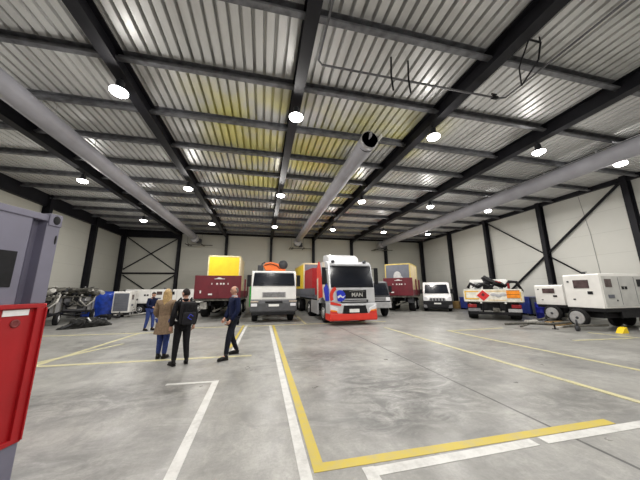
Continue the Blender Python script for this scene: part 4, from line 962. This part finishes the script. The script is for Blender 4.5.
    if coat:      # skirt of the coat, open at the bottom
        z0, z1 = coat; n = 24; o = []; fs = []
        for i in range(9):
            tt = i/8; z = (z1+(z0-z1)*tt)
            rx, ry = .165+.045*tt+skirt*tt, .125+.055*tt+skirt*tt
            for j in range(n):
                a = 2*PI*j/n; f = 1+.03*tt*math.sin(a*5+1)
                o.append((px.x+rx*k*math.cos(a)*f, px.y+ry*k*math.sin(a)*f, z*k))
        for i in range(8):
            for j in range(n): fs.append((i*n+j, i*n+(j+1) % n, (i+1)*n+(j+1) % n, (i+1)*n+j))
        m.add(o, fs, 0, True)
    jk = m.build('coat' if coat else 'jacket', cloth[0], t)
    m = MB(); m.lathe([(.075*k, 0), (.078*k, .03*k), (.066*k, .055*k), (.058*k, .03*k)], N['nec'][0]-Vector((0, 0, .055*k)), 'Z', 14); m.build('collar', cloth[2], jk)
    for sd in 'lr':
        a, to = N['a'+sd][0], N['t'+sd][0]; dv = to-a; yaw = math.atan2(dv.x, -dv.y)
        pitch = math.atan2(-(to.z-a.z)-.055*k, math.hypot(dv.x, dv.y))
        m = MB(); m.tube([(0, .055, -.045), (0, .0, -.035), (0, -.09, -.045), (0, -.17, -.055), (0, -.20, -.06)], [.036, .046, .042, .036, .018], 12)
        m.box((0, -.07, -.083), (.08, .26, .022), 0, .008)
        m.tube([(0, 0, .05), (0, .0, -.04)], [.044, .046], 10)
        MM = Matrix.Translation(a) @ Matrix.Rotation(yaw, 4, 'Z') @ Matrix.Rotation(pitch*.8, 4, 'X')
        f = MB(); f.add([MM @ (Vector(v)*k) for v in m.v], m.f, 0, True); f.build('shoe', SHOE, t)
    return t
person('person', 'person with long blonde hair in a tan knee coat and blue jeans, back to camera', (-2.40, 7.45, 0), 176, 1.70,
       dict(kl=(-.075, -.02, .50), kr=(.075, -.02, .50), al=(-.075, .03, .10), ar=(.08, .0, .10), tl=(-.10, -.11, .045), tr=(.10, -.14, .045), el=(-.23, .03, 1.14), er=(.23, .03, 1.14), wl=(-.16, -.16, 1.0), wr=(.17, -.16, 1.0)),
       (TAN, JEAN, TAN), ('long', BLOND), 12, 0, (.62, 1.08), .02)
mp = person('person', 'person with dark hair in black clothes wearing a black backpack, back half turned', (-1.78, 6.76, 0), 212, 1.70,
       dict(kl=(-.11, -.02, .50), kr=(.11, -.03, .50), al=(-.14, .02, .10), ar=(.14, .02, .10), tl=(-.17, -.12, .045), tr=(.17, -.12, .045), el=(-.25, .06, 1.13), er=(.25, .06, 1.13), wl=(-.25, -.02, .88), wr=(.25, -.03, .88)),
       (BJACK, BJACK, BJACK), ('short', DHAIR), 25, 4)
t = thing('backpack', 'black backpack with a blue emblem worn by the person in black', 'backpack', (-1.78, 6.76, 0), R(212))
m = MB(); m.box((0, .265, 1.16), (.33, .22, .50), 0, .07, 0, R(-6)); m.build('bag_body', BJACK, t)
m = MB(); m.box((0, .375, 1.05), (.27, .09, .27), 0, .035, 0, R(-6)); fp = m.build('front_pocket', mat('bag_cloth_dark', (.02, .02, .024), .8), t)
m = MB(); m.tube([(-.06, .425, 1.09), (.0, .43, 1.14), (.05, .425, 1.07), (-.03, .425, 1.02)], .014, 6); m.build('blue_emblem', VIOLET, fp)
for sx in (-1, 1): MB().tube([(sx*.10, .17, 1.34), (sx*.12, .06, 1.49), (sx*.13, -.10, 1.42), (sx*.14, -.14, 1.22), (sx*.15, .0, 1.02), (sx*.13, .16, .98)], .020, 8).build('strap', MATS['bag_cloth_dark'], t)
person('person', 'bald person in navy jumper and dark trousers standing sideways, facing the other two', (-.71, 7.20, 0), -62, 1.77,
       dict(hl=(-.09, .01, .90), hr=(.09, -.01, .90), kl=(-.15, .04, .50), kr=(.16, -.15, .50), al=(-.22, .24, .10), ar=(.22, -.22, .10), tl=(-.26, .10, .045), tr=(.24, -.37, .045), el=(-.24, -.02, 1.13), er=(.24, .02, 1.13), wl=(-.14, -.17, .93), wr=(.17, -.14, .90)),
       (NAVY, NAVYT, GSHIRT), ('crop', GHAIR), 0, 2)
person('person', 'distant person in navy jacket and blue jeans looking down by the generators', (-4.72, 12.75, 0), 60, 1.64,
       dict(che=(0, -.03, 1.30), top=(0, -.06, 1.41), nec=(0, -.09, 1.49), sl=(-.175, -.06, 1.40), sr=(.175, -.06, 1.40), al=(-.11, .10, .10), ar=(.10, -.10, .10), tl=(-.12, -.04, .045), tr=(.11, -.24, .045), kl=(-.10, .01, .50), kr=(.10, -.09, .50), el=(-.23, -.04, 1.12), er=(.23, -.04, 1.12), wl=(-.12, -.27, 1.05), wr=(.12, -.27, 1.05)),
       (NAVY, JEAN, NAVY), ('short', DHAIR), 0, 18)

# ------------------------------------------------------------------ world, camera, view
w = bpy.data.worlds.new('World'); bpy.context.scene.world = w; w.use_nodes = True
w.node_tree.nodes['Background'].inputs[0].default_value = (.55, .56, .60, 1); w.node_tree.nodes['Background'].inputs[1].default_value = .05
cam = bpy.data.cameras.new('camera'); co = bpy.data.objects.new('camera', cam); C.objects.link(co)
pit, yaw, rol, foc = .19726, .2237, -.00667, 251.7
fw = Vector((math.sin(yaw)*math.cos(pit), math.cos(yaw)*math.cos(pit), math.sin(pit))); r0 = Vector((math.cos(yaw), -math.sin(yaw), 0)); u0 = r0.cross(fw)
rr = r0*math.cos(rol)+u0*math.sin(rol); uu = -r0*math.sin(rol)+u0*math.cos(rol)
M = Matrix((rr, uu, -fw)).transposed().to_4x4(); M.translation = (0, 0, 1.65); co.matrix_world = M
cam.sensor_width = 36; cam.lens = 36*foc/640; cam.clip_start = .05; cam.clip_end = 200
sc = bpy.context.scene; sc.camera = co
sc.view_settings.view_transform = 'Standard'; sc.view_settings.look = 'None'; sc.view_settings.gamma = 1; sc.view_settings.use_curve_mapping = False
sc.view_settings.exposure = 0.0
